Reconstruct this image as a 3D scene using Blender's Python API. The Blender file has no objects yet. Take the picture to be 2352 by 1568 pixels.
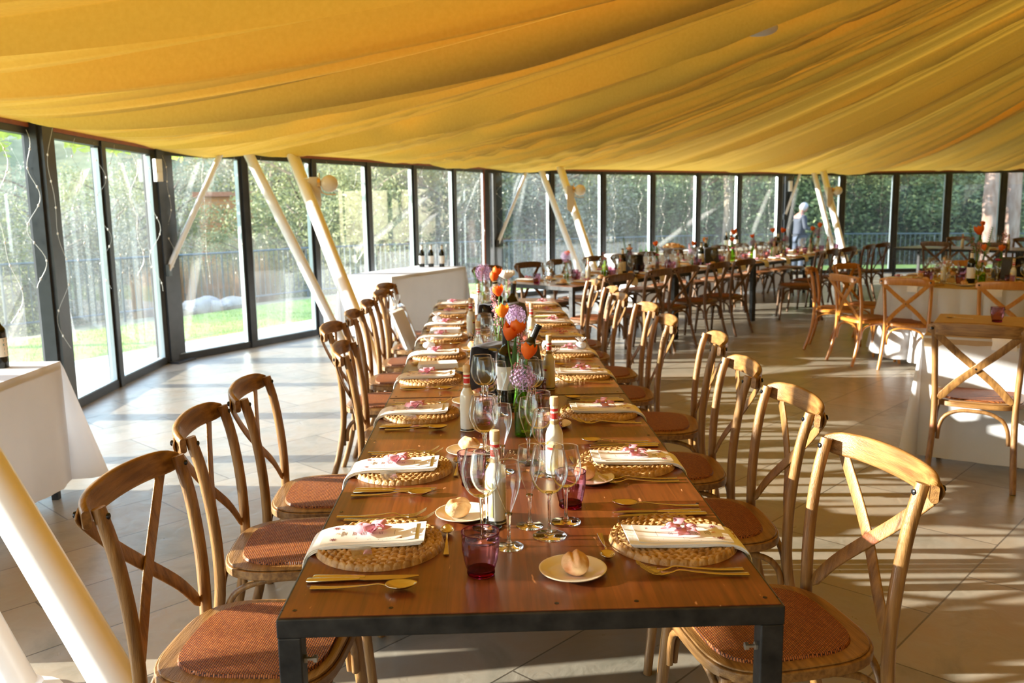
import bpy, math, random
from mathutils import Vector, Matrix
PI = math.pi
SC = bpy.context.scene
COL = SC.collection
D = bpy.data

# ------------------------------------------------------------------ camera, sky, sun, exposure
CAM_POS = Vector((-0.0768, -1.6003, 1.5452))
YAW, PITCH, ROLL, FPX = 0.02782, -0.15312, -0.01513, 1998.2
def make_camera():
    cy, sy, cp, sp = math.cos(YAW), math.sin(YAW), math.cos(PITCH), math.sin(PITCH)
    fwd = Vector((sy*cp, cy*cp, sp)); right = Vector((cy, -sy, 0)); up = right.cross(fwd)
    r = math.cos(ROLL)*right + math.sin(ROLL)*up
    u = -math.sin(ROLL)*right + math.cos(ROLL)*up
    cam = D.objects.new('camera', D.cameras.new('camera')); COL.objects.link(cam)
    m = Matrix((r, u, -fwd)).transposed().to_4x4(); m.translation = CAM_POS
    cam.matrix_world = m
    cam.data.sensor_width = 36.0; cam.data.lens = FPX*36.0/2352.0
    cam.data.clip_start = .05; cam.data.clip_end = 400
    cam.data.dof.use_dof = True; cam.data.dof.focus_distance = 2.45; cam.data.dof.aperture_fstop = 5.0
    SC.camera = cam
make_camera()

SUN_EL, SUN_AZ = math.radians(13.5), math.radians(-3.0)     # light travels towards +X, a little towards the camera
w = D.worlds.new('sky_world'); SC.world = w; w.use_nodes = True
nt = w.node_tree; nt.nodes.clear()
sky = nt.nodes.new('ShaderNodeTexSky'); sky.sky_type = 'NISHITA'; sky.sun_disc = False
sky.sun_elevation = math.radians(38); sky.sun_rotation = math.radians(-90); sky.air_density = 1.3; sky.dust_density = .6
bg = nt.nodes.new('ShaderNodeBackground'); bg.inputs['Strength'].default_value = .8
wo = nt.nodes.new('ShaderNodeOutputWorld')
nt.links.new(sky.outputs[0], bg.inputs[0]); nt.links.new(bg.outputs[0], wo.inputs[0])
sl = D.lights.new('sun', 'SUN'); sl.energy = 21.0; sl.angle = math.radians(.6); sl.color = (1, .93, .82)
so = D.objects.new('sun', sl); COL.objects.link(so)
dv = Vector((math.cos(SUN_AZ)*math.cos(SUN_EL), math.sin(SUN_AZ)*math.cos(SUN_EL), -math.sin(SUN_EL)))
so.rotation_euler = dv.to_track_quat('-Z', 'Y').to_euler(); so.location = (-20, 2, 8)

SC.view_settings.view_transform = 'Standard'; SC.view_settings.look = 'None'
SC.view_settings.gamma = 1.0; SC.view_settings.use_curve_mapping = False
SC.view_settings.exposure = 0.25
SC.cycles.max_bounces = 10; SC.cycles.diffuse_bounces = 4; SC.cycles.glossy_bounces = 4
SC.cycles.transmission_bounces = 8; SC.cycles.transparent_max_bounces = 24
SC.cycles.caustics_reflective = False; SC.cycles.caustics_refractive = False
SC.cycles.sample_clamp_indirect = 6.0

# ------------------------------------------------------------------ helpers
class MB:
    def __init__(s): s.v = []; s.f = []
    def add(s, vs, fs):
        b = len(s.v); s.v += [tuple(p) for p in vs]; s.f += [tuple(i+b for i in f) for f in fs]; return s
    def box(s, c, d, rot=None):
        x, y, z = d[0]/2, d[1]/2, d[2]/2
        ps = [Vector((a*x, b*y, e*z)) for a in (-1, 1) for b in (-1, 1) for e in (-1, 1)]
        if rot is not None: ps = [rot @ p for p in ps]
        ps = [p+Vector(c) for p in ps]
        return s.add(ps, [(0,1,3,2),(4,6,7,5),(0,4,5,1),(2,3,7,6),(0,2,6,4),(1,5,7,3)])
    def quadbar(s, a, b, wd, hg, up=(0,0,1)):
        a, b = Vector(a), Vector(b); t = (b-a).normalized(); up = Vector(up)
        x = t.cross(up)
        if x.length < 1e-4: x = t.cross(Vector((1,0,0)))
        x.normalize(); y = x.cross(t)
        ps = [p + x*sx*wd/2 + y*sy*hg/2 for p in (a, b) for sx, sy in ((-1,-1),(1,-1),(1,1),(-1,1))]
        return s.add(ps, [(3,2,1,0),(4,5,6,7),(0,1,5,4),(1,2,6,5),(2,3,7,6),(3,0,4,7)])
    def sweep(s, path, prof, ups=None, closed=False, caps=True):
        """path: points; prof(i)-> list of (x,y) in the frame (side, up)"""
        n = len(path); P = [Vector(p) for p in path]; base = len(s.v); k = None
        up = Vector((0,0,1)) if ups is None else Vector(ups[0])
        for i in range(n):
            if closed: t = P[(i+1) % n]-P[i-1]
            else: t = P[min(i+1, n-1)]-P[max(i-1, 0)]
            t.normalize()
            if ups is not None: up = Vector(ups[i])
            x = t.cross(up)
            if x.length < 1e-3: x = t.cross(Vector((1, .1, 0)))
            x.normalize(); u = x.cross(t).normalized()
            if ups is None: up = u
            pr = prof(i); k = len(pr)
            for a, b in pr: s.v.append(tuple(P[i]+x*a+u*b))
        for i in range(n if closed else n-1):
            j = (i+1) % n
            for q in range(k):
                q2 = (q+1) % k
                s.f.append((base+i*k+q, base+i*k+q2, base+j*k+q2, base+j*k+q))
        if caps and not closed:
            s.f.append(tuple(base+q for q in range(k))[::-1]); s.f.append(tuple(base+(n-1)*k+q for q in range(k)))
        return s
    def tube(s, path, r, seg=8, closed=False):
        rr = r if callable(r) else ((lambda i: r[i]) if isinstance(r, (list, tuple)) else (lambda i: r))
        return s.sweep(path, lambda i: [(math.cos(a*2*PI/seg)*rr(i), math.sin(a*2*PI/seg)*rr(i)) for a in range(seg)], closed=closed)
    def lathe(s, prof, seg=24, c=(0,0,0), cap=True, mod=None):
        b = len(s.v); n = len(prof)
        for i, (r, z) in enumerate(prof):
            for k in range(seg):
                a = 2*PI*k/seg; rr = r*(mod(i, a) if mod else 1)
                s.v.append((c[0]+rr*math.cos(a), c[1]+rr*math.sin(a), c[2]+z))
        for i in range(n-1):
            for k in range(seg):
                k2 = (k+1) % seg
                s.f.append((b+i*seg+k, b+i*seg+k2, b+(i+1)*seg+k2, b+(i+1)*seg+k))
        if cap:
            if prof[0][0] > 1e-5: s.f.append(tuple(b+k for k in range(seg))[::-1])
            if prof[-1][0] > 1e-5: s.f.append(tuple(b+(n-1)*seg+k for k in range(seg)))
        return s
    def ball(s, c, r, seg=12, ring=8, sc=(1,1,1), rot=None):
        b = len(s.v); M = rot
        for i in range(ring+1):
            th = PI*i/ring
            for k in range(seg):
                a = 2*PI*k/seg
                p = Vector((r*sc[0]*math.sin(th)*math.cos(a), r*sc[1]*math.sin(th)*math.sin(a), r*sc[2]*math.cos(th)))
                if M is not None: p = M @ p
                s.v.append(tuple(p+Vector(c)))
        for i in range(ring):
            for k in range(seg):
                k2 = (k+1) % seg
                s.f.append((b+i*seg+k, b+(i+1)*seg+k, b+(i+1)*seg+k2, b+i*seg+k2))
        return s
    def grid(s, nu, nv, fn, closed_u=False):
        b = len(s.v)
        for i in range(nu):
            for j in range(nv): s.v.append(tuple(fn(i/(nu-1) if not closed_u else i/nu, j/(nv-1))))
        for i in range(nu if closed_u else nu-1):
            i2 = (i+1) % nu
            for j in range(nv-1): s.f.append((b+i*nv+j, b+i2*nv+j, b+i2*nv+j+1, b+i*nv+j+1))
        return s
    def prism(s, poly, z0, z1, M=None):
        n = len(poly); ps = [Vector((x, y, z)) for z in (z0, z1) for x, y in poly]
        if M is not None: ps = [M @ p for p in ps]
        return s.add(ps, [tuple(range(n))[::-1], tuple(range(n, 2*n))]+[(i, (i+1) % n, n+(i+1) % n, n+i) for i in range(n)])
    def xf(s, M, start=0):
        s.v[start:] = [tuple(M @ Vector(p)) for p in s.v[start:]]; return s

def link(name, mb, mat, parent=None, smooth=40, loc=None, rotz=None, mats=None):
    me = D.meshes.new(name); me.from_pydata(mb.v, [], mb.f)
    if smooth:
        me.polygons.foreach_set('use_smooth', [True]*len(me.polygons))
        if smooth < 180: me.set_sharp_from_angle(angle=math.radians(smooth))
    me.update()
    for m in ([mat] if mats is None else mats): me.materials.append(m)
    o = D.objects.new(name, me); COL.objects.link(o)
    if parent is not None: o.parent = parent
    if loc is not None: o.location = loc
    if rotz is not None: o.rotation_euler = (0, 0, rotz)
    return o
def solid(o, t, off=-1):
    m = o.modifiers.new('solid', 'SOLIDIFY'); m.thickness = t; m.offset = off; return o
def tag(o, label, cat, group=None, kind=None):
    o['label'] = label; o['category'] = cat
    if group: o['group'] = group
    if kind: o['kind'] = kind
    return o
def struct(o, label=None):
    o['kind'] = 'structure'
    if label: o['label'] = label
    return o
def thing(name, label, cat, loc=(0,0,0), rotz=0, group=None):
    o = D.objects.new(name, None); COL.objects.link(o); o.empty_display_size = .05
    o.location = loc; o.rotation_euler = (0, 0, rotz)
    return tag(o, label, cat, group)
def dup(root, label, loc, rot=0, group=None, scale=None):
    def cp(o, par):
        c = o.copy(); COL.objects.link(c); c.parent = par
        for ch in kids.get(o, ()): cp(ch, c)
        return c
    kids = {}
    for ch in root.children_recursive: kids.setdefault(ch.parent, []).append(ch)
    r = cp(root, None)
    r.location = loc
    r.rotation_euler = (0, 0, rot) if not isinstance(rot, (tuple, list)) else rot
    r['label'] = label
    if group is not None: r['group'] = group
    if scale: r.scale = (scale,)*3 if not isinstance(scale, tuple) else scale
    return r
class Proto:
    """the first placing moves the built thing itself, every later one is a copy"""
    def __init__(s, root): s.root = root; s.used = False
    def put(s, label, loc, rot=0, group=None, scale=None):
        if not s.used:
            s.used = True; r = s.root; r.location = loc
            r.rotation_euler = (0, 0, rot) if not isinstance(rot, (tuple, list)) else rot
            r['label'] = label
            if group: r['group'] = group
            if scale: r.scale = (scale,)*3 if not isinstance(scale, tuple) else scale
            return r
        return dup(s.root, label, loc, rot, group, scale)
ORD = ['first', 'second', 'third', 'fourth', 'fifth', 'sixth', 'seventh', 'eighth', 'ninth', 'tenth', 'eleventh', 'twelfth']

# ------------------------------------------------------------------ materials
def ramp(nt, pts):
    r = nt.nodes.new('ShaderNodeValToRGB'); e = r.color_ramp.elements
    while len(e) < len(pts): e.new(.5)
    for i, (p, c) in enumerate(pts): e[i].position = p; e[i].color = (*c, 1)
    return r
def mat(name, c1, c2=None, rough=.5, metal=0, scale=8, stretch=(1,1,1), detail=4, bump=0, bscale=None, coat=0, sub=0, transl=0, spec=.5, gen=False, dist=0, rough2=None, sheen=0):
    m = D.materials.new(name); m.use_nodes = True; nt = m.node_tree
    b = nt.nodes['Principled BSDF']; L = nt.links.new
    b.inputs['Base Color'].default_value = (*c1, 1); b.inputs['Roughness'].default_value = rough
    b.inputs['Metallic'].default_value = metal; b.inputs['Coat Weight'].default_value = coat
    b.inputs['Coat Roughness'].default_value = .12
    b.inputs['Specular IOR Level'].default_value = spec
    b.inputs['Sheen Weight'].default_value = sheen
    if sub: b.inputs['Subsurface Weight'].default_value = sub; b.inputs['Subsurface Radius'].default_value = (.02, .01, .006)
    if c2 is not None or bump:
        tc = nt.nodes.new('ShaderNodeTexCoord'); mp = nt.nodes.new('ShaderNodeMapping'); mp.inputs['Scale'].default_value = stretch
        L(tc.outputs['Object'], mp.inputs[0])
        nz = nt.nodes.new('ShaderNodeTexNoise'); nz.inputs['Scale'].default_value = scale; nz.inputs['Detail'].default_value = detail
        nz.inputs['Distortion'].default_value = dist
        L(mp.outputs[0], nz.inputs['Vector'])
        if c2 is not None:
            r = ramp(nt, [(.32, c1), (.68, c2)]); L(nz.outputs[0], r.inputs[0]); L(r.outputs[0], b.inputs['Base Color'])
        if rough2 is not None:
            mr = nt.nodes.new('ShaderNodeMapRange'); mr.inputs[3].default_value = rough; mr.inputs[4].default_value = rough2
            L(nz.outputs[0], mr.inputs[0]); L(mr.outputs[0], b.inputs['Roughness'])
        if bump:
            n2 = nz
            if bscale:
                n2 = nt.nodes.new('ShaderNodeTexNoise'); n2.inputs['Scale'].default_value = bscale; n2.inputs['Detail'].default_value = detail; L(mp.outputs[0], n2.inputs['Vector'])
            bp = nt.nodes.new('ShaderNodeBump'); bp.inputs['Strength'].default_value = bump; bp.inputs['Distance'].default_value = .01
            L(n2.outputs[0], bp.inputs['Height']); L(bp.outputs[0], b.inputs['Normal'])
    if transl:
        out = nt.nodes['Material Output']; tr = nt.nodes.new('ShaderNodeBsdfTranslucent'); mx = nt.nodes.new('ShaderNodeMixShader')
        mx.inputs[0].default_value = transl
        if b.inputs['Base Color'].links: L(b.inputs['Base Color'].links[0].from_socket, tr.inputs[0])
        else: tr.inputs[0].default_value = (*c1, 1)
        L(b.outputs[0], mx.inputs[1]); L(tr.outputs[0], mx.inputs[2]); L(mx.outputs[0], out.inputs[0])
    return m
def thin_glass(name, tint, gloss=1.0, dust=0, edge=None, blend=.12, lo=.0, hi=.75, ep=3.5):
    m = D.materials.new(name); m.use_nodes = True; nt = m.node_tree; nt.nodes.clear(); L = nt.links.new
    out = nt.nodes.new('ShaderNodeOutputMaterial'); tr = nt.nodes.new('ShaderNodeBsdfTransparent'); gl = nt.nodes.new('ShaderNodeBsdfGlossy')
    gl.inputs['Roughness'].default_value = .01; gl.inputs[0].default_value = (gloss, gloss, gloss, 1)
    fr = nt.nodes.new('ShaderNodeLayerWeight'); fr.inputs[0].default_value = blend
    mx = nt.nodes.new('ShaderNodeMixShader')
    rf = nt.nodes.new('ShaderNodeMapRange'); rf.inputs[3].default_value = lo; rf.inputs[4].default_value = hi
    L(fr.outputs['Fresnel'], rf.inputs[0]); L(rf.outputs[0], mx.inputs[0]); L(tr.outputs[0], mx.inputs[1]); L(gl.outputs[0], mx.inputs[2])
    tr.inputs[0].default_value = (*tint, 1)
    if edge is not None:
        cm = nt.nodes.new('ShaderNodeMix'); cm.data_type = 'RGBA'
        pw = nt.nodes.new('ShaderNodeMath'); pw.operation = 'POWER'; pw.inputs[1].default_value = ep
        lw = nt.nodes.new('ShaderNodeLayerWeight'); lw.inputs[0].default_value = .5
        L(lw.outputs['Facing'], pw.inputs[0]); L(pw.outputs[0], cm.inputs[0])
        cm.inputs[6].default_value = (*tint, 1); cm.inputs[7].default_value = (*edge, 1); L(cm.outputs[2], tr.inputs[0])
    last = mx
    if dust:
        df = nt.nodes.new('ShaderNodeBsdfTranslucent'); df.inputs[0].default_value = (.9, .95, 1, 1)
        d2 = nt.nodes.new('ShaderNodeMixShader')
        nz = nt.nodes.new('ShaderNodeTexNoise'); nz.inputs['Scale'].default_value = 3.0; nz.inputs['Detail'].default_value = 5
        tc = nt.nodes.new('ShaderNodeTexCoord'); mp = nt.nodes.new('ShaderNodeMapping'); mp.inputs['Scale'].default_value = (1, 1, .25)
        L(tc.outputs['Object'], mp.inputs[0]); L(mp.outputs[0], nz.inputs['Vector'])
        mr = nt.nodes.new('ShaderNodeMapRange'); mr.inputs[1].default_value = .3; mr.inputs[2].default_value = .75
        mr.inputs[3].default_value = dust*.5; mr.inputs[4].default_value = dust*1.6
        L(nz.outputs[0], mr.inputs[0]); L(mr.outputs[0], d2.inputs[0]); L(mx.outputs[0], d2.inputs[1]); L(df.outputs[0], d2.inputs[2]); last = d2
    L(last.outputs[0], out.inputs[0]); return m
def solid_glass(name, col, ior=1.45, rough=0.0):
    m = D.materials.new(name); m.use_nodes = True; nt = m.node_tree; nt.nodes.clear()
    out = nt.nodes.new('ShaderNodeOutputMaterial'); g = nt.nodes.new('ShaderNodeBsdfGlass')
    g.inputs[0].default_value = (*col, 1); g.inputs['IOR'].default_value = ior; g.inputs['Roughness'].default_value = rough
    nt.links.new(g.outputs[0], out.inputs[0]); return m

M = {}
M['wood'] = mat('weathered_oak', (.15, .066, .016), (.33, .170, .050), rough=.42, scale=5, stretch=(14, 14, 1.2), bump=.25, bscale=30, coat=.15)
M['woodx'] = mat('weathered_oak_rail', (.15, .066, .016), (.33, .170, .050), rough=.42, scale=5, stretch=(1.2, 14, 14), bump=.25, bscale=30, coat=.15)
M['honey'] = mat('honey_beech', (.42, .155, .022), (.56, .245, .045), rough=.3, scale=5, stretch=(10, 10, 1.2), coat=.4)
M['shaded_wood'] = mat('shaded_oak', (.085, .038, .013), (.17, .08, .028), rough=.42, scale=5, stretch=(14, 14, 1.2), coat=.15)  # weathered oak again, darkened so the far chairs carry their shade in colour
M['black_metal'] = mat('blackened_steel', (.018, .019, .021), (.05, .05, .052), rough=.42, metal=.6, scale=22, detail=8, bump=.12)
M['bolt'] = mat('black_bolt', (.03, .03, .035), rough=.25, metal=.8)
M['zinc'] = mat('zinc_bolt', (.45, .43, .40), rough=.35, metal=.9)
M['silver'] = mat('polished_steel', (.62, .55, .42), rough=.16, metal=1)
M['bucket'] = mat('bucket_steel', (.55, .55, .56), rough=.12, metal=1)
M['white_paint'] = mat('white_enamel', (.78, .78, .79), (.74, .73, .73), rough=.32, scale=3, coat=.2)
M['frame'] = mat('anthracite_frame', (.030, .033, .036), (.045, .048, .052), rough=.35, scale=10, metal=.2)
M['frame_edge'] = mat('aluminium_seal', (.42, .50, .54), rough=.3, metal=.5)
M['plaster'] = mat('taupe_plaster', (.085, .085, .075), (.11, .11, .10), rough=.9, scale=4)
M['rust'] = mat('rust_primer', (.30, .085, .035), (.22, .06, .03), rough=.6, scale=12)
M['cloth'] = mat('white_linen', (.76, .78, .82), (.81, .83, .87), rough=.85, scale=3, bump=.06, bscale=240, transl=.32, sheen=.1)
M['napkin'] = mat('napkin_cotton', (.84, .83, .82), (.78, .77, .76), rough=.9, scale=30, bump=.1, bscale=300)
M['grey_cloth'] = mat('grey_napkin', (.06, .062, .075), (.075, .077, .09), rough=.9, scale=60, bump=.1, bscale=300)
M['card'] = mat('ivory_card', (.84, .80, .74), rough=.7)
M['ink'] = mat('grey_ink', (.22, .20, .19), rough=.8)
M['ink_plum'] = mat('plum_ink', (.30, .06, .07), rough=.8)
M['ink_orange'] = mat('orange_ink', (.62, .20, .03), rough=.8)
M['pink'] = mat('pink_organza', (.82, .40, .50), (.90, .56, .64), rough=.7, scale=20, transl=.35)
M['kraft'] = mat('kraft_paper', (.44, .32, .19), (.49, .36, .22), rough=.85, scale=20)
M['porcelain'] = mat('cream_porcelain', (.76, .70, .57), rough=.14, coat=.5)
M['bread'] = mat('bread_crust', (.50, .22, .07), (.80, .58, .34), rough=.75, scale=26, bump=.35, bscale=60)
M['milk'] = mat('milk_white_glass', (.68, .67, .60), rough=.12, coat=.6)
M['cork'] = mat('cork_stopper', (.70, .52, .32), (.60, .42, .24), rough=.8, scale=60)
M['red'] = mat('red_label', (.55, .025, .02), rough=.45)
M['white'] = mat('white_label', (.82, .80, .76), rough=.5)
M['label_multi'] = mat('picture_label', (.80, .62, .12), (.78, .78, .66), rough=.5, scale=26, detail=1)
M['teal'] = mat('teal_ink', (.02, .35, .36), rough=.6)
M['twine'] = mat('jute_twine', (.34, .22, .11), (.46, .32, .18), rough=.9, scale=90)
M['wine_glass_dark'] = mat('dark_bottle_glass', (.006, .007, .004), rough=.08, coat=.25, spec=.35)
M['foil'] = mat('black_foil', (.02, .02, .022), rough=.3, metal=.4)
M['glass'] = thin_glass('stemware_glass', (.985, .99, .99), 1.0, edge=(.72, .76, .78), blend=.12, lo=.045, hi=.8, ep=4.5)
M['stem_glass'] = solid_glass('solid_clear_glass', (1, 1, 1))
M['purple'] = thin_glass('plum_glass', (.68, .44, .52), 1.0, edge=(.26, .08, .14), blend=.16, lo=.05, hi=.7, ep=2.5)
M['purple_base'] = solid_glass('plum_glass_base', (.52, .14, .26))
M['green'] = thin_glass('green_vase_glass', (.62, .80, .22), 1.0, edge=(.20, .36, .03), blend=.2)
M['clear_vase'] = thin_glass('clear_vase_glass', (.86, .95, .86), 1.0, edge=(.45, .58, .45), blend=.2)
M['water'] = thin_glass('vase_water', (.80, .92, .62), .8, blend=.12)
M['pane'] = thin_glass('window_pane', (.95, .98, .97), 1.0, dust=.022, blend=.3, lo=.07, hi=.8)
M['cello'] = thin_glass('clear_film', (.95, .95, .94), 1.0, dust=.07, blend=.15)
M['stemgreen'] = mat('flower_stem', (.10, .26, .03), (.22, .38, .06), rough=.5, scale=6, transl=.15)
M['leafgreen'] = mat('tulip_leaf', (.05, .17, .06), (.12, .27, .10), rough=.5, scale=6, transl=.2)
M['orange'] = mat('orange_petal', (.88, .16, .015), (.95, .30, .03), rough=.5, scale=6, stretch=(1, 1, 1), transl=.4)
M['amber'] = mat('amber_petal', (.95, .33, .02), (.98, .46, .05), rough=.5, scale=6, transl=.4)
M['lilac'] = mat('lilac_floret', (.42, .24, .50), (.62, .46, .66), rough=.6, scale=40, transl=.3)
M['pinkbud'] = mat('pink_bud', (.60, .20, .26), (.75, .38, .42), rough=.6, scale=60, transl=.2)
M['magenta'] = mat('magenta_petal', (.50, .02, .13), (.70, .08, .25), rough=.55, scale=16, transl=.25)
M['palepink'] = mat('pale_pink_petal', (.85, .38, .50), (.9, .55, .62), rough=.55, scale=16, transl=.25)
M['peach'] = mat('peach_petal', (.92, .48, .28), (.95, .62, .42), rough=.55, scale=16, transl=.25)
M['whiteflower'] = mat('white_petal', (.88, .87, .83), rough=.6, transl=.3)
M['dried'] = mat('dried_sprig', (.35, .22, .12), (.5, .34, .2), rough=.8, scale=50)
M['brass'] = mat('brushed_brass', (.72, .48, .18), rough=.28, metal=1)
M['globe'] = mat('opal_globe', (.88, .82, .72), rough=.2, transl=.35)
M['mdf'] = mat('beige_board', (.66, .58, .46), rough=.6)
M['plastic'] = mat('white_plastic', (.78, .78, .76), rough=.4)
M['skin'] = mat('skin', (.42, .20, .14), rough=.5, sub=.1)
M['suit'] = mat('grey_suit', (.028, .034, .050), (.045, .052, .07), rough=.85, scale=60)
M['shirt'] = mat('blue_shirt', (.03, .12, .45), rough=.8)
M['trouser'] = mat('light_trousers', (.06, .075, .11), rough=.85)
M['hair'] = mat('white_hair', (.50, .49, .48), (.38, .37, .36), rough=.7, scale=40)
M['shoe'] = mat('dark_shoe', (.03, .022, .018), rough=.35)
M['wire'] = mat('clear_light_wire', (.55, .56, .52), rough=.35)
M['led'] = mat('frosted_bulb', (.9, .88, .8), rough=.3)
M['grass'] = mat('lawn_grass', (.16, .30, .04), (.36, .46, .10), rough=.9, scale=9, detail=8, bump=.5, bscale=60)
M['grassblade'] = mat('grass_blades', (.18, .32, .04), (.40, .50, .12), rough=.8, scale=5, transl=.3)
M['path'] = mat('pale_paving', (.62, .58, .50), (.70, .66, .59), rough=.8, scale=3, detail=6)
M['soil'] = mat('dry_soil', (.34, .27, .17), (.24, .24, .11), rough=.95, scale=2, detail=8)
M['hill'] = mat('wooded_slope', (.07, .11, .035), (.20, .22, .10), rough=.95, scale=.8, detail=8)
M['rock'] = mat('pale_rock', (.52, .48, .44), (.38, .34, .30), rough=.9, scale=5, bump=.5)
M['rail'] = mat('railing_paint', (.10, .13, .14), rough=.4, metal=.4)
M['brickwall'] = None
M['rooftile'] = mat('terracotta_roof', (.42, .16, .08), (.5, .22, .12), rough=.8, scale=12)
M['bark'] = mat('pine_bark', (.20, .11, .075), (.32, .23, .19), rough=.9, scale=3, stretch=(4, 4, 1), detail=6, bump=.8)
M['barkdark'] = mat('dark_bark', (.12, .09, .06), (.22, .17, .12), rough=.9, scale=4, stretch=(4, 4, 1), detail=6)
M['lf_lime'] = mat('lime_leaves', (.42, .60, .05), (.62, .72, .12), rough=.55, scale=1.2, transl=.5)
M['lf_olive'] = mat('olive_leaves', (.15, .18, .06), (.35, .36, .16), rough=.6, scale=.9, detail=3, transl=.3)
M['lf_grey'] = mat('grey_green_leaves', (.16, .17, .11), (.36, .35, .26), rough=.65, scale=1.0, detail=3, transl=.25)
M['lf_dark'] = mat('dark_evergreen_leaves', (.08, .12, .045), (.26, .32, .14), rough=.6, scale=.8, detail=3, transl=.25)
M['lf_rust'] = mat('dry_reed_leaves', (.40, .22, .09), (.52, .36, .18), rough=.8, scale=1.5, transl=.3)
M['label_cream'] = mat('cream_label', (.78, .72, .60), rough=.6)

def rattan():
    m = D.materials.new('woven_rattan'); m.use_nodes = True; nt = m.node_tree; L = nt.links.new; b = nt.nodes['Principled BSDF']
    tc = nt.nodes.new('ShaderNodeTexCoord'); mp = nt.nodes.new('ShaderNodeMapping'); mp.inputs['Scale'].default_value = (1, 1, 1)
    L(tc.outputs['Object'], mp.inputs[0])
    br = nt.nodes.new('ShaderNodeTexBrick'); br.inputs['Scale'].default_value = 1.0
    br.inputs['Brick Width'].default_value = .0095; br.inputs['Row Height'].default_value = .0058; br.inputs['Mortar Size'].default_value = .0013
    br.inputs['Mortar Smooth'].default_value = .8; br.offset = .5
    br.inputs['Color1'].default_value = (.40, .10, .018, 1); br.inputs['Color2'].default_value = (.58, .19, .04, 1); br.inputs['Mortar'].default_value = (.05, .012, .004, 1)
    L(mp.outputs[0], br.inputs['Vector'])
    nz = nt.nodes.new('ShaderNodeTexNoise'); nz.inputs['Scale'].default_value = 60; L(mp.outputs[0], nz.inputs['Vector'])
    mx = nt.nodes.new('ShaderNodeMix'); mx.data_type = 'RGBA'; mx.blend_type = 'MULTIPLY'; mx.inputs[0].default_value = .5
    L(br.outputs[0], mx.inputs[6]); L(nz.outputs[0], mx.inputs[7]); L(mx.outputs[2], b.inputs['Base Color'])
    bp = nt.nodes.new('ShaderNodeBump'); bp.inputs['Strength'].default_value = .8; bp.inputs['Distance'].default_value = .003; bp.invert = True
    L(br.outputs['Fac'], bp.inputs['Height']); L(bp.outputs[0], b.inputs['Normal']); b.inputs['Roughness'].default_value = .5; b.inputs['Specular IOR Level'].default_value = .3
    return m
M['rattan'] = rattan()
def hyacinth():
    m = mat('water_hyacinth', (.26, .125, .035), (.58, .35, .14), rough=.5, scale=30, detail=3, bump=.3, bscale=140)
    return m
M['straw'] = hyacinth()
def table_wood():
    m = D.materials.new('stained_pine_top'); m.use_nodes = True; nt = m.node_tree; L = nt.links.new; b = nt.nodes['Principled BSDF']
    tc = nt.nodes.new('ShaderNodeTexCoord')
    mp = nt.nodes.new('ShaderNodeMapping'); mp.inputs['Scale'].default_value = (16, .9, 1); L(tc.outputs['Object'], mp.inputs[0])
    n1 = nt.nodes.new('ShaderNodeTexNoise'); n1.inputs['Scale'].default_value = 5; n1.inputs['Detail'].default_value = 7; n1.inputs['Distortion'].default_value = .6; L(mp.outputs[0], n1.inputs[0])
    r1 = ramp(nt, [(.3, (.098, .022, .005)), (.55, (.160, .038, .008)), (.78, (.205, .054, .012))]); L(n1.outputs[0], r1.inputs[0])
    # staves
    br = nt.nodes.new('ShaderNodeTexBrick'); mp2 = nt.nodes.new('ShaderNodeMapping'); mp2.inputs['Rotation'].default_value = (0, 0, PI/2)
    L(tc.outputs['Object'], mp2.inputs[0]); L(mp2.outputs[0], br.inputs['Vector']); br.inputs['Scale'].default_value = 1
    br.inputs['Brick Width'].default_value = .55; br.inputs['Row Height'].default_value = .085; br.inputs['Mortar Size'].default_value = .0006
    br.inputs['Color1'].default_value = (.78, .78, .78, 1); br.inputs['Color2'].default_value = (1, 1, 1, 1); br.inputs['Mortar'].default_value = (.55, .5, .5, 1)
    mx = nt.nodes.new('ShaderNodeMix'); mx.data_type = 'RGBA'; mx.blend_type = 'MULTIPLY'; mx.inputs[0].default_value = 1
    L(r1.outputs[0], mx.inputs[6]); L(br.outputs[0], mx.inputs[7])
    # pale scratches and worn corners
    mp3 = nt.nodes.new('ShaderNodeMapping'); mp3.inputs['Scale'].default_value = (40, 9, 1); mp3.inputs['Rotation'].default_value = (0, 0, .5); L(tc.outputs['Object'], mp3.inputs[0])
    n3 = nt.nodes.new('ShaderNodeTexNoise'); n3.inputs['Scale'].default_value = 1.2; n3.inputs['Detail'].default_value = 3; L(mp3.outputs[0], n3.inputs[0])
    r3 = ramp(nt, [(.695, (0, 0, 0)), (.72, (.8, .8, .8))]); L(n3.outputs[0], r3.inputs[0])
    m2 = nt.nodes.new('ShaderNodeMix'); m2.data_type = 'RGBA'; m2.inputs[7].default_value = (.62, .30, .14, 1)
    L(r3.outputs[0], m2.inputs[0]); L(mx.outputs[2], m2.inputs[6]); L(m2.outputs[2], b.inputs['Base Color'])
    n4 = nt.nodes.new('ShaderNodeTexNoise'); n4.inputs['Scale'].default_value = 6; L(tc.outputs['Object'], n4.inputs[0])
    mr = nt.nodes.new('ShaderNodeMapRange'); mr.inputs[3].default_value = .24; mr.inputs[4].default_value = .40; L(n4.outputs[0], mr.inputs[0]); L(mr.outputs[0], b.inputs['Roughness'])
    bp = nt.nodes.new('ShaderNodeBump'); bp.inputs['Strength'].default_value = .12; bp.inputs['Distance'].default_value = .002; L(n1.outputs[0], bp.inputs['Height']); L(bp.outputs[0], b.inputs['Normal'])
    b.inputs['Coat Weight'].default_value = .35; b.inputs['Coat Roughness'].default_value = .18
    return m
M['top'] = table_wood()
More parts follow.
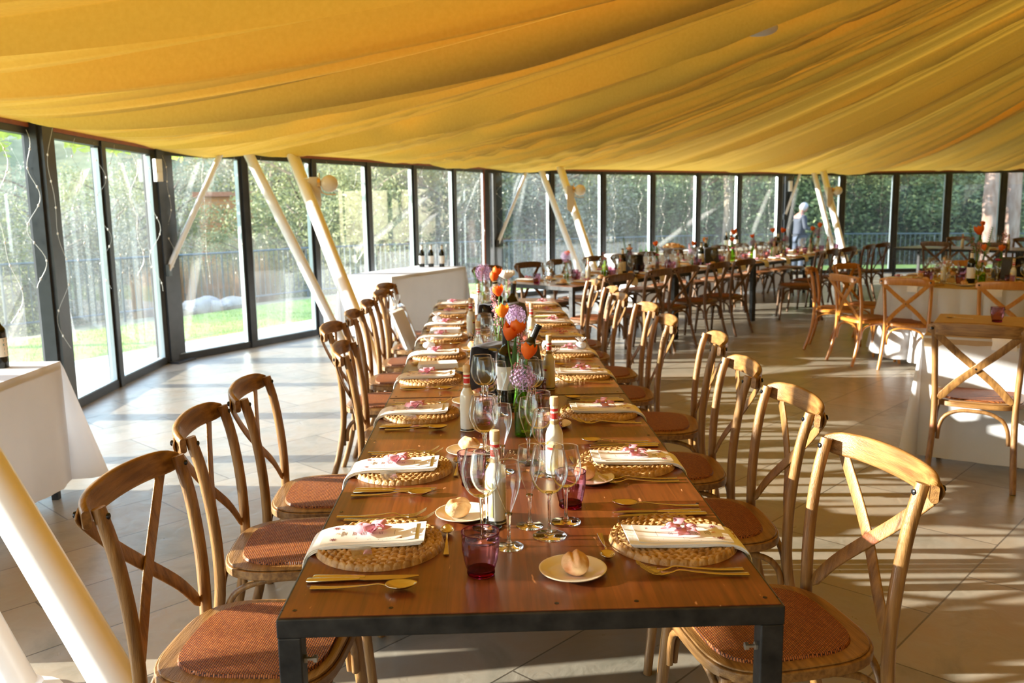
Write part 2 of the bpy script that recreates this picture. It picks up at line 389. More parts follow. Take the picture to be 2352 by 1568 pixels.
def floor_mat():
    m = D.materials.new('slate_floor_tiles'); m.use_nodes = True; nt = m.node_tree; L = nt.links.new; b = nt.nodes['Principled BSDF']
    tc = nt.nodes.new('ShaderNodeTexCoord'); mp = nt.nodes.new('ShaderNodeMapping'); mp.inputs['Rotation'].default_value = (0, 0, -PI/4); mp.inputs['Location'].default_value = (.11, .09, 0)
    L(tc.outputs['Object'], mp.inputs[0])
    br = nt.nodes.new('ShaderNodeTexBrick'); br.inputs['Scale'].default_value = 1; br.inputs['Brick Width'].default_value = .9; br.inputs['Row Height'].default_value = .45
    br.inputs['Mortar Size'].default_value = .004; br.inputs['Mortar Smooth'].default_value = .3; L(mp.outputs[0], br.inputs['Vector'])
    br.inputs['Color1'].default_value = (.25, .225, .18, 1); br.inputs['Color2'].default_value = (.33, .29, .23, 1); br.inputs['Mortar'].default_value = (.10, .085, .065, 1)
    n1 = nt.nodes.new('ShaderNodeTexNoise'); n1.inputs['Scale'].default_value = 2.6; n1.inputs['Detail'].default_value = 9; n1.inputs['Roughness'].default_value = .62; n1.inputs['Distortion'].default_value = .7; L(mp.outputs[0], n1.inputs[0])
    r1 = ramp(nt, [(.28, (.62, .66, .64)), (.5, (1, 1, 1)), (.72, (1.0, .88, .76))]); L(n1.outputs[0], r1.inputs[0])
    mx = nt.nodes.new('ShaderNodeMix'); mx.data_type = 'RGBA'; mx.blend_type = 'MULTIPLY'; mx.inputs[0].default_value = 1
    L(br.outputs[0], mx.inputs[6]); L(r1.outputs[0], mx.inputs[7]); L(mx.outputs[2], b.inputs['Base Color'])
    n2 = nt.nodes.new('ShaderNodeTexNoise'); n2.inputs['Scale'].default_value = 9; n2.inputs['Detail'].default_value = 8; n2.inputs['Distortion'].default_value = 1.2; L(mp.outputs[0], n2.inputs[0])
    ad = nt.nodes.new('ShaderNodeMath'); ad.operation = 'MULTIPLY_ADD'; ad.inputs[1].default_value = -1.4; L(br.outputs['Fac'], ad.inputs[0]); L(n2.outputs[0], ad.inputs[2])
    bp = nt.nodes.new('ShaderNodeBump'); bp.inputs['Strength'].default_value = .35; bp.inputs['Distance'].default_value = .006; L(ad.outputs[0], bp.inputs['Height']); L(bp.outputs[0], b.inputs['Normal'])
    mr = nt.nodes.new('ShaderNodeMapRange'); mr.inputs[3].default_value = .22; mr.inputs[4].default_value = .42; L(n2.outputs[0], mr.inputs[0]); L(mr.outputs[0], b.inputs['Roughness'])
    return m
M['floor'] = floor_mat()
def fabric_mat():
    m = D.materials.new('yellow_stretch_fabric'); m.use_nodes = True; nt = m.node_tree; L = nt.links.new; nt.nodes.clear()
    out = nt.nodes.new('ShaderNodeOutputMaterial'); b = nt.nodes.new('ShaderNodeBsdfPrincipled')
    tc = nt.nodes.new('ShaderNodeTexCoord'); nz = nt.nodes.new('ShaderNodeTexNoise'); nz.inputs['Scale'].default_value = 45; nz.inputs['Detail'].default_value = 6; L(tc.outputs['Object'], nz.inputs[0])
    r = ramp(nt, [(.3, (.84, .47, .050)), (.7, (.90, .53, .068))]); L(nz.outputs[0], r.inputs[0]); L(r.outputs[0], b.inputs['Base Color'])
    b.inputs['Roughness'].default_value = .8; b.inputs['Sheen Weight'].default_value = .25; b.inputs['Sheen Tint'].default_value = (1, .8, .4, 1)
    tr = nt.nodes.new('ShaderNodeBsdfTranslucent'); tr.inputs[0].default_value = (.95, .50, .04, 1)
    mx = nt.nodes.new('ShaderNodeMixShader'); mx.inputs[0].default_value = .07
    L(b.outputs[0], mx.inputs[1]); L(tr.outputs[0], mx.inputs[2]); L(mx.outputs[0], out.inputs[0])
    return m
M['fabric'] = fabric_mat()
def brick_mat():
    m = D.materials.new('orange_brick_wall'); m.use_nodes = True; nt = m.node_tree; L = nt.links.new; b = nt.nodes['Principled BSDF']
    tc = nt.nodes.new('ShaderNodeTexCoord'); mp = nt.nodes.new('ShaderNodeMapping'); mp.inputs['Rotation'].default_value = (PI/2, 0, 0); L(tc.outputs['Object'], mp.inputs[0])
    br = nt.nodes.new('ShaderNodeTexBrick'); br.inputs['Scale'].default_value = 2.2; L(mp.outputs[0], br.inputs[0])
    br.inputs['Color1'].default_value = (.52, .19, .06, 1); br.inputs['Color2'].default_value = (.60, .27, .09, 1); br.inputs['Mortar'].default_value = (.45, .28, .16, 1)
    L(br.outputs[0], b.inputs['Base Color']); b.inputs['Roughness'].default_value = .9
    return m
M['brickwall'] = brick_mat()

# text as mesh
def text_mesh(body, size, name='text'):
    cu = D.curves.new(name, 'FONT'); cu.body = body; cu.size = size; cu.align_x = 'CENTER'; cu.align_y = 'CENTER'
    cu.resolution_u = 2; cu.extrude = .0001
    o = D.objects.new(name, cu); COL.objects.link(o)
    dg = bpy.context.evaluated_depsgraph_get(); dg.update()
    me = D.meshes.new_from_object(o.evaluated_get(dg)); D.objects.remove(o); D.curves.remove(cu)
    vs = [tuple(v.co) for v in me.vertices]; fs = [tuple(p.vertices) for p in me.polygons]; D.meshes.remove(me)
    return vs, fs

# ------------------------------------------------------------------ the setting: floor, glass walls, drape
rnd = random.Random(7)
ZW = 2.16
WALL = [(-3.36, -1.9), (-3.36, -.75), (-3.36, .4), (-3.36, 1.55), (-3.36, 2.7), (-3.36, 3.85), (-3.39, 5.02), (-3.42, 6.2), (-3.42, 7.38),
        (-2.79, 8.36), (-2.2, 9.3), (-1.66, 10.28), (-1.12, 11.22), (-.58, 12.16), (-.08, 13.08),
        (1.08, 13.98), (2.08, 14.6), (3.12, 15.25), (4.16, 15.9), (5.16, 16.5), (6.22, 17.15),
        (7.7, 17.42), (8.88, 17.42), (9.98, 17.3), (11.08, 17.1), (12.2, 16.8), (13.3, 16.3)]
COLS = {8: (-3.38, 7.5), 14: (.08, 13.3), 20: (6.46, 17.3)}
# floor outline follows the glass wall
fl = MB(); poly = WALL + [(14, 10), (14, -7), (-3.36, -7)]
fl.prism([(x, y) for x, y in poly][::-1], -.12, 0)
struct(link('floor', fl, M['floor'], smooth=0), 'beige slate floor tiles laid diagonally through the dining hall')

def window(i, a, b):
    ax, ay = a; bx, by = b; d = Vector((bx-ax, by-ay, 0)); Ln = d.length; ang = math.atan2(d.y, d.x)
    w0 = struct(D.objects.new('window_%d' % i, None)); COL.objects.link(w0)
    w0.location = (ax, ay, 0); w0.rotation_euler = (0, 0, ang)
    f = MB(); t = .05; o = .02
    f.box((Ln/2, 0, .035), (Ln, .07, .07)); f.box((Ln/2, 0, ZW-.02), (Ln, .07, .05))
    f.box((0, 0, ZW/2), (.075, .10, ZW)); f.box((.055, 0, ZW/2), (.03, .05, ZW-.1)); f.box((Ln-.055, 0, ZW/2), (.03, .05, ZW-.1))
    fo = link('window_frame', f, M['frame'], w0, smooth=0); fo['kind'] = 'structure'
    e = MB(); e.box((.074, -.0, ZW/2), (.008, .056, ZW-.12)); e.box((Ln-.074, 0, ZW/2), (.008, .056, ZW-.12)); e.box((Ln/2, 0, .075), (Ln-.1, .05, .008))
    eo = link('window_seal', e, M['frame_edge'], w0, smooth=0); eo['kind'] = 'structure'
    p = MB(); p.grid(2, 2, lambda u, v: (.07+(Ln-.14)*u, 0, .07+(ZW-.11)*v))
    po = link('pane', p, M['pane'], w0, smooth=0); po['kind'] = 'structure'
for i in range(len(WALL)-1): window(i+1, WALL[i], WALL[i+1])
for k, (cx, cy) in COLS.items():
    a = Vector((WALL[k][0]-WALL[k-1][0], WALL[k][1]-WALL[k-1][1], 0)).normalized(); b = Vector((WALL[k+1][0]-WALL[k][0], WALL[k+1][1]-WALL[k][1], 0)).normalized()
    t = (a+b).normalized(); ang = math.atan2(t.y, t.x)
    c = MB()   # steel I section turned to the hall
    c.box((0, -.06, 1.12), (.24, .018, 2.24)); c.box((0, .10, 1.12), (.24, .018, 2.24)); c.box((0, .02, 1.12), (.02, .15, 2.24)); c.box((0, -.05, .01), (.3, .24, .02))
    co = link('column', c, M['frame'], smooth=0); co.location = (cx, cy, 0); co.rotation_euler = (0, 0, ang); struct(co)
# thicker dark post at the third pane edge
c = MB(); c.box((0, 0, 1.1), (.15, .17, 2.2)); c.box((.0, -.1, 1.1), (.09, .03, 2.2))
co = link('column', c, M['frame'], smooth=0); co.location = (-3.34, 5.02, 0); struct(co)
# rusty angle strip along the wall head and one upright strip by the second column
for i in range(len(WALL)-1):
    a, b = Vector((*WALL[i], ZW+.02)), Vector((*WALL[i+1], ZW+.02)); m_ = MB(); m_.quadbar(a, b, .09, .03)
    struct(link('trim_%d' % (i+1), m_, M['rust'], smooth=0))
m_ = MB(); m_.box((-.10, 12.98, 1.08), (.03, .03, 2.16)); struct(link('trim_%d' % len(WALL), m_, M['rust'], smooth=0))

# unseen plain walls behind and beside the camera, added to darken pane reflections and fill
wl = MB(); wl.box((13.9, 4.75, 1.25), (.2, 23.3, 2.5)); struct(link('wall_right', wl, M['plaster'], smooth=0))
wl = MB(); wl.box((5.3, -6.9, 1.25), (17.3, .2, 2.5)); struct(link('wall_back', wl, M['plaster'], smooth=0))

# draped yellow fabric: strips fan out from a high point to the glass wall
FC = Vector((5.2, 1.7)); ZC = 3.95
OUT = [Vector(p) for p in WALL] + [Vector(p) for p in [(14, 14), (15.5, 8), (15, 0), (11, -6), (4, -8), (-1, -7), (-3.36, -4)]]
def boundary(th):
    d = Vector((math.cos(th), math.sin(th))); best = 12.0
    for i in range(len(OUT)):
        a, b = OUT[i], OUT[(i+1) % len(OUT)]; e = b-a; den = d.x*e.y-d.y*e.x
        if abs(den) < 1e-9: continue
        q = a-FC; t = (q.x*e.y-q.y*e.x)/den; s_ = (q.x*d.y-q.y*d.x)/den
        if t > 0 and -1e-6 <= s_ <= 1+1e-6: best = t
    return best
def vnoise(x, seed=0):
    i = math.floor(x); f = x-i; f = f*f*(3-2*f)
    def h(k): return math.modf(abs(math.sin((k+seed*57.3)*12.9898)*43758.5453))[0]
    return h(i)*(1-f)+h(i+1)*f
def fabric():
    ths = []; t = math.radians(48)
    while t < math.radians(200): ths.append(t); t += math.radians(.105)
    while t < math.radians(48+360): ths.append(t); t += math.radians(1.5)
    NR = 64; V = []; F = []
    cols = [(0.0, 1.0)]
    for th in ths:
        R = boundary(th)+.03
        dg = math.degrees(th)
        # dips of the hem close to the columns
        p = (FC.x+R*math.cos(th), FC.y+R*math.sin(th)); dip = 0
        for k, (cx, cy) in COLS.items():
            dd = math.hypot(p[0]-cx-.35, p[1]-cy-.45); dip += .085*math.exp(-(dd/.65)**2)
        for j in range(NR+1):
            t = (j/NR)**.92; r = t*R
            base = ZW+.035 + (ZC-ZW)*(1-t)**1.12 - .26*math.sin(PI*t)*(1-.3*t)
            tw = dg + 3.2*math.sin(PI*t*.9)*(.5-vnoise(dg*.05, 3))
            env = math.sin(PI*min(1, t*1.02))**.6 if 0 < t < 1 else 0
            q = (dg+1.2*math.sin(dg*.21))/7.7; saw = q-math.floor(q)
            step = (saw**2.0)*(.11+.20*vnoise(math.floor(q), 9))      # overlapping strips: a soft swell that ends in a sharp edge
            z = base - step*env*(.55+.45*t)
            z += env*r*.026*(vnoise(tw*.55, 1)-.5)
            gate = max(0, vnoise(tw*.21, 4)-.30)*1.5
            g2 = max(0, vnoise(tw*.33+.8*t, 14)-.25)*1.3
            rid = abs(vnoise(tw*1.35+.4*t, 2)-.5)*2
            z -= env*r*.026*(1-rid)**3.5*gate
            rid1 = abs(vnoise(tw*2.9+.7*t, 12)-.5)*2
            z -= env*r*.014*(1-rid1)**3*g2
            rid2 = abs(vnoise(tw*5.6+1.1*t, 5)-.5)*2
            z -= env*r*.0045*(1-rid2)**2.5*(.25+gate)
            z -= dip*(t**6)
            V.append((FC.x+r*math.cos(th), FC.y+r*math.sin(th), z))
    n = len(ths)
    for i in range(n):
        i2 = (i+1) % n
        for j in range(NR): F.append((i*(NR+1)+j, i*(NR+1)+j+1, i2*(NR+1)+j+1, i2*(NR+1)+j))
    m_ = MB(); m_.v = V; m_.f = F
    o = link('ceiling_drape', m_, M['fabric'], smooth=180)
    tag(o, 'yellow fabric hung in long swags under the whole ceiling', 'drape')
fabric()
# lamp housing showing through a slit in the drape
fx = thing('ceiling_spotlight', 'white slotted spotlight housing showing through a slit in the yellow drape', 'light', (1.95, 5.05, 2.83), math.radians(10))
link('housing', MB().ball((0, 0, 0), .17, 32, 14, (1, .5, .38)), M['plastic'], fx, smooth=180)
s_ = MB()
for k in range(5): s_.ball((.03+.02*k, -.035, -.035+.006*k), .012, 8, 6, (1, .5, 1.2))
link('slot', s_, M['foil'], fx)

# ------------------------------------------------------------------ white leaning poles, wall lamps
def pole(label, a, b, r, group='white leaning support poles'):
    a, b = Vector(a), Vector(b)
    t = thing('support_pole', label, 'pole', a, 0, group); d = b-a
    m_ = MB(); m_.tube([Vector((0,0,0)), d*.5, d], r, 20); link('shaft', m_, M['white_paint'], t, smooth=60)
    if a.z < .3: link('foot_plate', MB().lathe([(r*1.9, 0), (r*1.9, .012), (r*1.05, .016), (r*1.0, .05)], 20), M['white_paint'], t)
    else:
        m_ = MB(); m_.box((0, 0, 0), (.05, .09, .12)); link('bracket', m_, M['frame'], t, smooth=0)
    return t
pole('thick white pole leaning beside the white-clothed serving table with one bottle', (-1.145, .86, 0), (-3.02, 2.1, 2.15), .066)
pole('thick white pole low in the corner, in front of the one by the serving table', (-1.60, 1.05, 0), (-3.27, 2.16, 1.92), .062)
pole('white pole leaning at the first dark column, its foot behind the chairs', (-.80, 4.86, 0), (-2.21, 8.2, 2.24), .064)
pole('thinner white pole between the first dark column and the globe lamp', (-1.60, 7.75, 0), (-2.65, 8.1, 2.2), .055)
pole('slim white strut rising from the first dark column', (-3.34, 7.42, .96), (-2.86, 7.95, 2.2), .030)
pole('white pole leaning behind the far long table, carrying the second globe lamp', (1.627, 10.38, 0), (1.17, 13.2, 2.24), .062)
pole('thinner white pole beside the one with the second globe lamp', (1.645, 12.95, 0), (.88, 13.6, 2.2), .052)
pole('slim white strut rising from the second dark column', (.12, 13.22, .94), (.66, 13.55, 2.2), .030)
pole('white pole at the third dark column carrying the third globe lamp', (6.44, 13.7, 0), (6.95, 16.6, 2.2), .062)
pole('thinner white pole between the third column and the third globe lamp', (7.2, 16.1, 0), (6.9, 17.0, 2.2), .052)
pole('slim white strut rising from the third dark column beside the standing man', (6.38, 17.2, 1.25), (6.68, 17.15, 2.2), .030)

def make_lamp():
    t = thing('wall_lamp', '', 'lamp', (0,0,0), 0, 'opal globe lamps on the leaning poles')
    m_ = MB(); m_.prism([(-.055, -.30), (.02, -.36), (.06, -.22), (.05, .06), (-.055, .06)], -.012, .012, Matrix.Rotation(PI/2, 4, 'X')); link('mounting_board', m_, M['mdf'], t, smooth=0)
    m_ = MB(); m_.lathe([(.045, 0), (.045, .03), (.02, .035)], 20); m_.xf(Matrix.Translation((.03, -.01, 0)) @ Matrix.Rotation(PI/2, 4, 'Y')); link('mount_plate', m_, M['brass'], t)
    m_ = MB(); m_.tube([(.05, -.01, .10), (.052, -.01, -.03), (.07, -.01, -.10), (.12, -.01, -.118), (.21, -.01, -.120)], .0055, 8); link('arm', m_, M['brass'], t)
    link('globe', MB().ball((.15, -.01, -.01), .088, 28, 18), M['globe'], t, smooth=180)
    m_ = MB(); m_.tube([(-.03, .0, .04), (-.08, .02, .05), (-.12, .05, .04)], .006, 6); m_.tube([(-.03, .0, .02), (-.08, .02, .02), (-.12, .05, .02)], .006, 6); link('strap', m_, M['white_paint'], t)
    return t
lamp = Proto(make_lamp())
lamp.put('opal globe lamp with brass arm on the pole at the first column', (-1.82, 7.50, 1.82), .1)
lamp.put('opal globe lamp with brass arm on the pole behind the far long table', (1.25, 12.1, 1.80), .1)
lamp.put('opal globe lamp with brass arm on the pole by the standing man', (6.72, 15.6, 1.78), .1)
def sensor(label, loc, rz):
    t = thing('motion_sensor', label, 'sensor', loc, rz, 'white boxes on the columns')
    m_ = MB(); m_.box((0, 0, 0), (.075, .05, .22)); link('case', m_, M['plastic'], t, smooth=0)
    m_ = MB(); m_.box((0, -.028, -.06), (.055, .01, .07)); link('lens', m_, M['white'], t, smooth=0)
sensor('white plastic sensor box high on the first dark column', (-3.33, 7.32, 1.96), 1.0)
sensor('white plastic sensor box high on the third dark column', (6.46, 17.14, 1.90), .4)

def pane_name(i):
    if i < 8: return 'the %s pane before the first dark column' % ORD[max(0, 7-i)]
    if i < 14: return 'the %s pane past the first dark column' % ORD[i-8]
    if i < 20: return 'the %s pane past the second dark column' % ORD[i-14]
    return 'the %s pane past the third dark column' % ORD[min(11, i-20)]
def pane_of(x, y):
    for i in range(len(WALL)-1):
        a, b = WALL[i], WALL[i+1]; c = CAM_POS
        s1 = (a[0]-c.x)*(y-c.y)-(a[1]-c.y)*(x-c.x); s2 = (b[0]-c.x)*(y-c.y)-(b[1]-c.y)*(x-c.x)
        if s1*s2 <= 0 and (a[1] > 0 or b[1] > 0): return i
    return 25
# curtain light wires hanging on the glass
def light_string(i, x, y, z0, z1, seed, lab):
    r = random.Random(seed); t = thing('string_light', lab, 'string light', (x, y, 0), 0, 'curtain string lights on the window glass')
    n = 34; pts = []; a = r.uniform(.02, .05); ph = r.uniform(0, 6); fq = r.uniform(5, 9)
    for k in range(n+1):
        q = k/n; z = z0+(z1-z0)*q; pts.append((a*math.sin(ph+fq*q*2)*min(1, q*3)+.03*math.sin(ph*2+q*17), .0+.02*math.cos(ph+q*9), z))
    m_ = MB(); m_.tube(pts, .0017, 4); link('wire', m_, M['wire'], t)
    for k in range(4, n, 4):
        m_ = MB(); m_.ball(pts[k], .007, 6, 4, (1, 1, 1.6)); link('bulb', m_, M['led'], t)
sd = 1
for i in range(5, len(WALL)-4):
    a, b = Vector(WALL[i]), Vector(WALL[i+1]); d = b-a; nrm = Vector((d.y, -d.x)).normalized()
    for kk, q in enumerate((.12, .5, .86) if i < 9 else (.2, .72)):
        p = a+d*q+nrm*.05; light_string(i, p.x, p.y, 2.14, rnd.uniform(.75, 1.15), sd, 'clear wire string light, %s strand on %s' % (ORD[kk], pane_name(i))); sd += 1
light_string(0, -3.22, 4.95, 2.16, .55, 99, 'clear wire string light coiling down the dark post by the serving table')

# ------------------------------------------------------------------ outdoors
def offset(pts, d):
    out = []
    for i, p in enumerate(pts):
        a = Vector(pts[max(i-1, 0)]); b = Vector(pts[min(i+1, len(pts)-1)]); t = (b-a).normalized(); out.append(Vector(p)+Vector((-t.y, t.x))*d)
    return out
def strip(name, d0, d1, z0, z1, m, base=None, jag=0):
    pts = base or WALL; A = offset(pts, d0); B = offset(pts, d1); m_ = MB(); N = 14
    n = len(pts); r = random.Random(3)
    for i in range(n):
        for k in range(N+1):
            q = k/N; p = A[i]*(1-q)+B[i]*q; m_.v.append((p.x, p.y, z0+(z1-z0)*q+(r.uniform(-jag, jag) if 0 < k else 0)))
    for i in range(n-1):
        for k in range(N): m_.f.append((i*(N+1)+k, (i+1)*(N+1)+k, (i+1)*(N+1)+k+1, i*(N+1)+k+1))
    return struct(link(name, m_, m, smooth=180))
OUTW = [(-3.36, -14), (-3.36, -6)]+WALL+[(16, 15), (22, 10)]
strip('paving_path', .02, 1.35, -.03, -.05, M['path'], OUTW)
strip('lawn', 1.35, 3.9, -.055, -.11, M['grass'], OUTW, .006)
strip('soil_ground', 3.9, 7.5, -.12, -.5, M['soil'], OUTW, .02)
strip('wooded_hillside_ground', 7.5, 30, -.5, -2.0, M['hill'], OUTW, .3)
strip('hill_ground', 30, 75, -2.0, 9.0, M['hill'], OUTW, .5)
# grass blades, nobody could count them
g = MB(); r = random.Random(11)
for i in range(5, 15):
    A = offset(WALL, 1.4); B = offset(WALL, 3.85)
    for k in range(1500 if i < 12 else 500):
        u, v = r.random(), r.random(); p = (A[i]*(1-u)+A[i+1]*u)*(1-v)+(B[i]*(1-u)+B[i+1]*u)*v
        h = r.uniform(.02, .05); a = r.uniform(0, 6.3); dx, dy = .006*math.cos(a), .006*math.sin(a); z = -.06-.05*v
        b0 = len(g.v); g.v += [(p.x-dx, p.y-dy, z-.01), (p.x+dx, p.y+dy, z-.01), (p.x+r.uniform(-.02, .02), p.y+r.uniform(-.02, .02), z+h)]; g.f.append((b0, b0+1, b0+2))
o = link('lawn_grass', g, M['grassblade'], smooth=0); tag(o, 'short green lawn grass outside the glass wall', 'grass', kind='stuff')
# railing
RL = offset(WALL, 5.0); RL = [p for i, p in enumerate(RL) if i >= 4]
rl = thing('terrace_railing', 'dark metal railing with thin upright bars beyond the lawn', 'railing', (RL[0].x, RL[0].y, 0)); off = Vector((-RL[0].x, -RL[0].y, 0))
def rz(i): return .90-.012*i
top = [Vector((p.x, p.y, rz(i)))+off for i, p in enumerate(RL)]; bot = [Vector((p.x, p.y, rz(i)-.92))+off for i, p in enumerate(RL)]
m_ = MB(); m_.tube(top, .020, 8); link('top_rail', m_, M['rail'], rl)
m_ = MB(); m_.tube([p+Vector((0, 0, .05)) for p in bot], .016, 8); link('bottom_rail', m_, M['rail'], rl)
bars = []
for i in range(len(top)-1):
    m_ = MB(); m_.tube([bot[i]-Vector((0,0,.25)), top[i]], .020, 8); link('railing_post', m_, M['rail'], rl)
    nb = max(3, int((top[i+1]-top[i]).length/.125))
    for k in range(1, nb): q = k/nb; bars.append((bot[i].lerp(bot[i+1], q)+Vector((0,0,.05)), top[i].lerp(top[i+1], q)))
bars.sort(key=lambda b: (b[1]-off-CAM_POS).length)
for a, b in bars[:100]:
    m_ = MB(); m_.tube([a, b], .009, 5); link('baluster', m_, M['rail'], rl)
m_ = MB()
for a, b in bars[100:]: m_.tube([a, b], .009, 4)
o = link('further_balusters', m_, M['rail'], rl); o['kind'] = 'stuff'

# foliage
def leaf_cloud(blobs, n, size, seed, flat=.5):
    r = random.Random(seed); m_ = MB(); tot = sum(b[3]**2 for b in blobs)
    for (bx, by, bz, br, sz) in blobs:
        for k in range(int(n*br*br/tot)):
            while True:
                x, y, z = r.uniform(-1, 1), r.uniform(-1, 1), r.uniform(-1, 1); q = x*x+y*y+z*z
                if .25 < q < 1: break
            rr = br*(.85+.3*vnoise(x*5+y*7+z*3, seed)); c = Vector((bx+x*rr, by+y*rr, bz+z*rr*sz)); s_ = size*r.uniform(.5, 1.3)
            a = Vector((r.gauss(0, 1), r.gauss(0, 1), r.gauss(0, flat))).normalized(); b = a.cross(Vector((r.gauss(0, 1), r.gauss(0, 1), r.gauss(0, 1)))).normalized()
            b0 = len(m_.v); m_.v += [tuple(c-a*s_), tuple(c+b*s_*.45), tuple(c+a*s_), tuple(c-b*s_*.45)]; m_.f.append((b0, b0+1, b0+2, b0+3))
    return m_
def tree_proto(kind, m, seed, h, wd, n, size, trunk=M['barkdark']):
    r = random.Random(seed); t = thing(kind[0], kind[1], 'tree', (0,0,0), 0, kind[2])
    blobs = []
    for k in range(11):
        q = k/10; blobs.append((r.uniform(-1, 1)*wd*.42, r.uniform(-1, 1)*wd*.42, h*(.10+.80*q)+r.uniform(-.2, .2), wd*(.42-.20*q)*r.uniform(.8, 1.2), .8))
    link('crown', leaf_cloud(blobs, n, size, seed), m, t, smooth=0)
    tk = MB(); tk.tube([(0, 0, -1.5), (.1, 0, h*.3), (-.1, .1, h*.6), (0, 0, h*.85)], [h*.03, h*.025, h*.018, .02], 8)
    for k in range(9):
        z = h*(.25+.07*k); a = r.uniform(0, 6.3); tk.tube([(0, 0, z), (math.cos(a)*wd*.2, math.sin(a)*wd*.2, z+h*.08), (math.cos(a)*wd*.42, math.sin(a)*wd*.42, z+h*.14)], [.05, .03, .01], 5)
    link('trunk', tk, trunk, t); return t
KO = ('olive_tree', 'bushy olive-green tree beyond the railing', 'olive-green trees beyond the railing', 'bushy olive-green tree')
KG = ('scrub_tree', 'grey-green thinly leaved tree beyond the railing', 'grey-green trees beyond the railing', 'grey-green thin tree')
KD = ('evergreen_tree', 'dark evergreen tree beyond the far windows', 'dark evergreens beyond the far windows', 'dark evergreen tree')
PO = [Proto(tree_proto(KO, M['lf_olive'], s, 4.6, 3.6, 17000, .055)) for s in (21, 22)]
PG = [Proto(tree_proto(KG, M['lf_grey'], s, 4.8, 3.6, 14000, .05)) for s in (31, 32)]
PD = [Proto(tree_proto(KD, M['lf_dark'], s, 5.4, 4.2, 19000, .06)) for s in (41, 42)]
def plant(P, K, x, y, z, s, r, row=0): P.put('%s, %s row, seen through %s' % (K[3], ORD[row], pane_name(pane_of(x, y))), (x, y, z), r.uniform(0, 6.3), K[2], s)
r = random.Random(5)
# positions follow the railing line at several depths; the side the sun comes from stays open
for row, (dd, zz) in enumerate(((7.6, -.9), (10.5, -1.2), (14.0, -1.3), (19, -.8), (25, .2))):
    L_ = offset(OUTW, dd)
    pts = L_[8:]
    for i in range(len(pts)-1):
        seg = pts[i+1]-pts[i]; nn = max(1, int(round(seg.length/2.6)))
        for k in range(nn):
            p = pts[i]+seg*((k+r.uniform(.2, .8))/nn); p += Vector((r.uniform(-.7, .7), r.uniform(-.7, .7)))
            az = math.degrees(math.atan2(p.x-CAM_POS.x, p.y-CAM_POS.y))
            if az < -34 or az > 36: continue
            s = r.uniform(.85, 1.2)*(1+.08*row)
            if -18.6 < az < -13.6 and row < 4: s *= .42
            if az < -17: s *= (.62 if row < 2 else .62); 
            if az < -23 and row > 2: continue
            if az < -6: pr, kk = (PO, KO) if r.random() < .5 else (PG, KG)
            elif az < 12: pr, kk = [(PO, KO), (PG, KG), (PD, KD)][r.choice((0, 1, 1, 2))]
            else: pr, kk = (PD, KD) if r.random() < .72 else (PO, KO)
            plant(r.choice(pr), kk, p.x, p.y, zz, s, r, row)
# a thick shrub beside the terrace keeps the low sun off the table's open end
t = thing('trimmed_shrub', 'thick round shrub outside beside the open end of the hall', 'shrub', (-8.6, -.55, -.1))
link('foliage', leaf_cloud([(0, 0, .9, 1.3, .9), (0, .25, 1.9, 1.0, .9), (0, -.6, 1.9, 1.3, .9), (0, .25, 2.75, .95, .8), (0, -1.2, 2.7, 1.0, .8), (0, -1.6, 1.2, 1.3, .9), (0, .3, 1.0, 1.1, .9), (0, .85, 2.6, .66, .75)], 16000, .07, 61), M['lf_olive'], t, smooth=0)
tk = MB(); tk.tube([(0, 0, -.1), (.05, 0, 1.0), (0, .1, 2.2)], [.09, .07, .03], 8); link('trunk', tk, M['barkdark'], t)
# lime-green broadleaf branch close to the glass
t = thing('maple_tree', 'lime-green broadleaf tree whose branches hang by the glass wall', 'tree', (-7.4, 9.4, -.1))
bl = [(1.4, -1.0, 2.45, .62, .45), (.8, -.4, 2.7, .7, .5), (2.0, -.6, 2.7, .5, .4), (1.7, -1.3, 2.15, .3, .7), (2.5, .5, 2.6, .5, .4), (.2, .3, 2.9, .8, .5), (3.1, 1.6, 2.55, .4, .4)]
link('crown', leaf_cloud(bl, 2600, .085, 77), M['lf_lime'], t, smooth=0)
tk = MB(); tk.tube([(0, 0, -.2), (.05, 0, 1.4), (.3, .1, 2.6), (.4, 0, 3.4)], [.1, .08, .06, .03], 8); tk.tube([(.2, .05, 2.2), (.9, -.4, 2.7), (1.7, -.8, 2.75)], [.04, .03, .012], 6); tk.tube([(.3, .1, 2.5), (1.6, .5, 2.8), (3.0, 1.3, 2.75)], [.04, .03, .012], 6)
link('trunk', tk, M['barkdark'], t)
t = thing('maple_tree', 'lime-green leafy tree outside, over the railing past the third dark column', 'tree', (9.0, 21.6, -.3))
link('crown', leaf_cloud([(-.9, 0, 2.9, .8, .45), (0, .1, 3.1, .9, .5), (.9, -.1, 3.0, .8, .4), (1.8, .2, 3.0, .6, .4), (2.4, -.2, 3.1, .6, .4), (.3, .6, 3.6, 1.0, .5)], 3600, .075, 78), M['lf_lime'], t, smooth=0)
tk = MB(); tk.tube([(0, .3, -.3), (.1, .4, 1.6), (.2, .3, 3.2)], [.1, .08, .04], 8); link('trunk', tk, M['barkdark'], t)
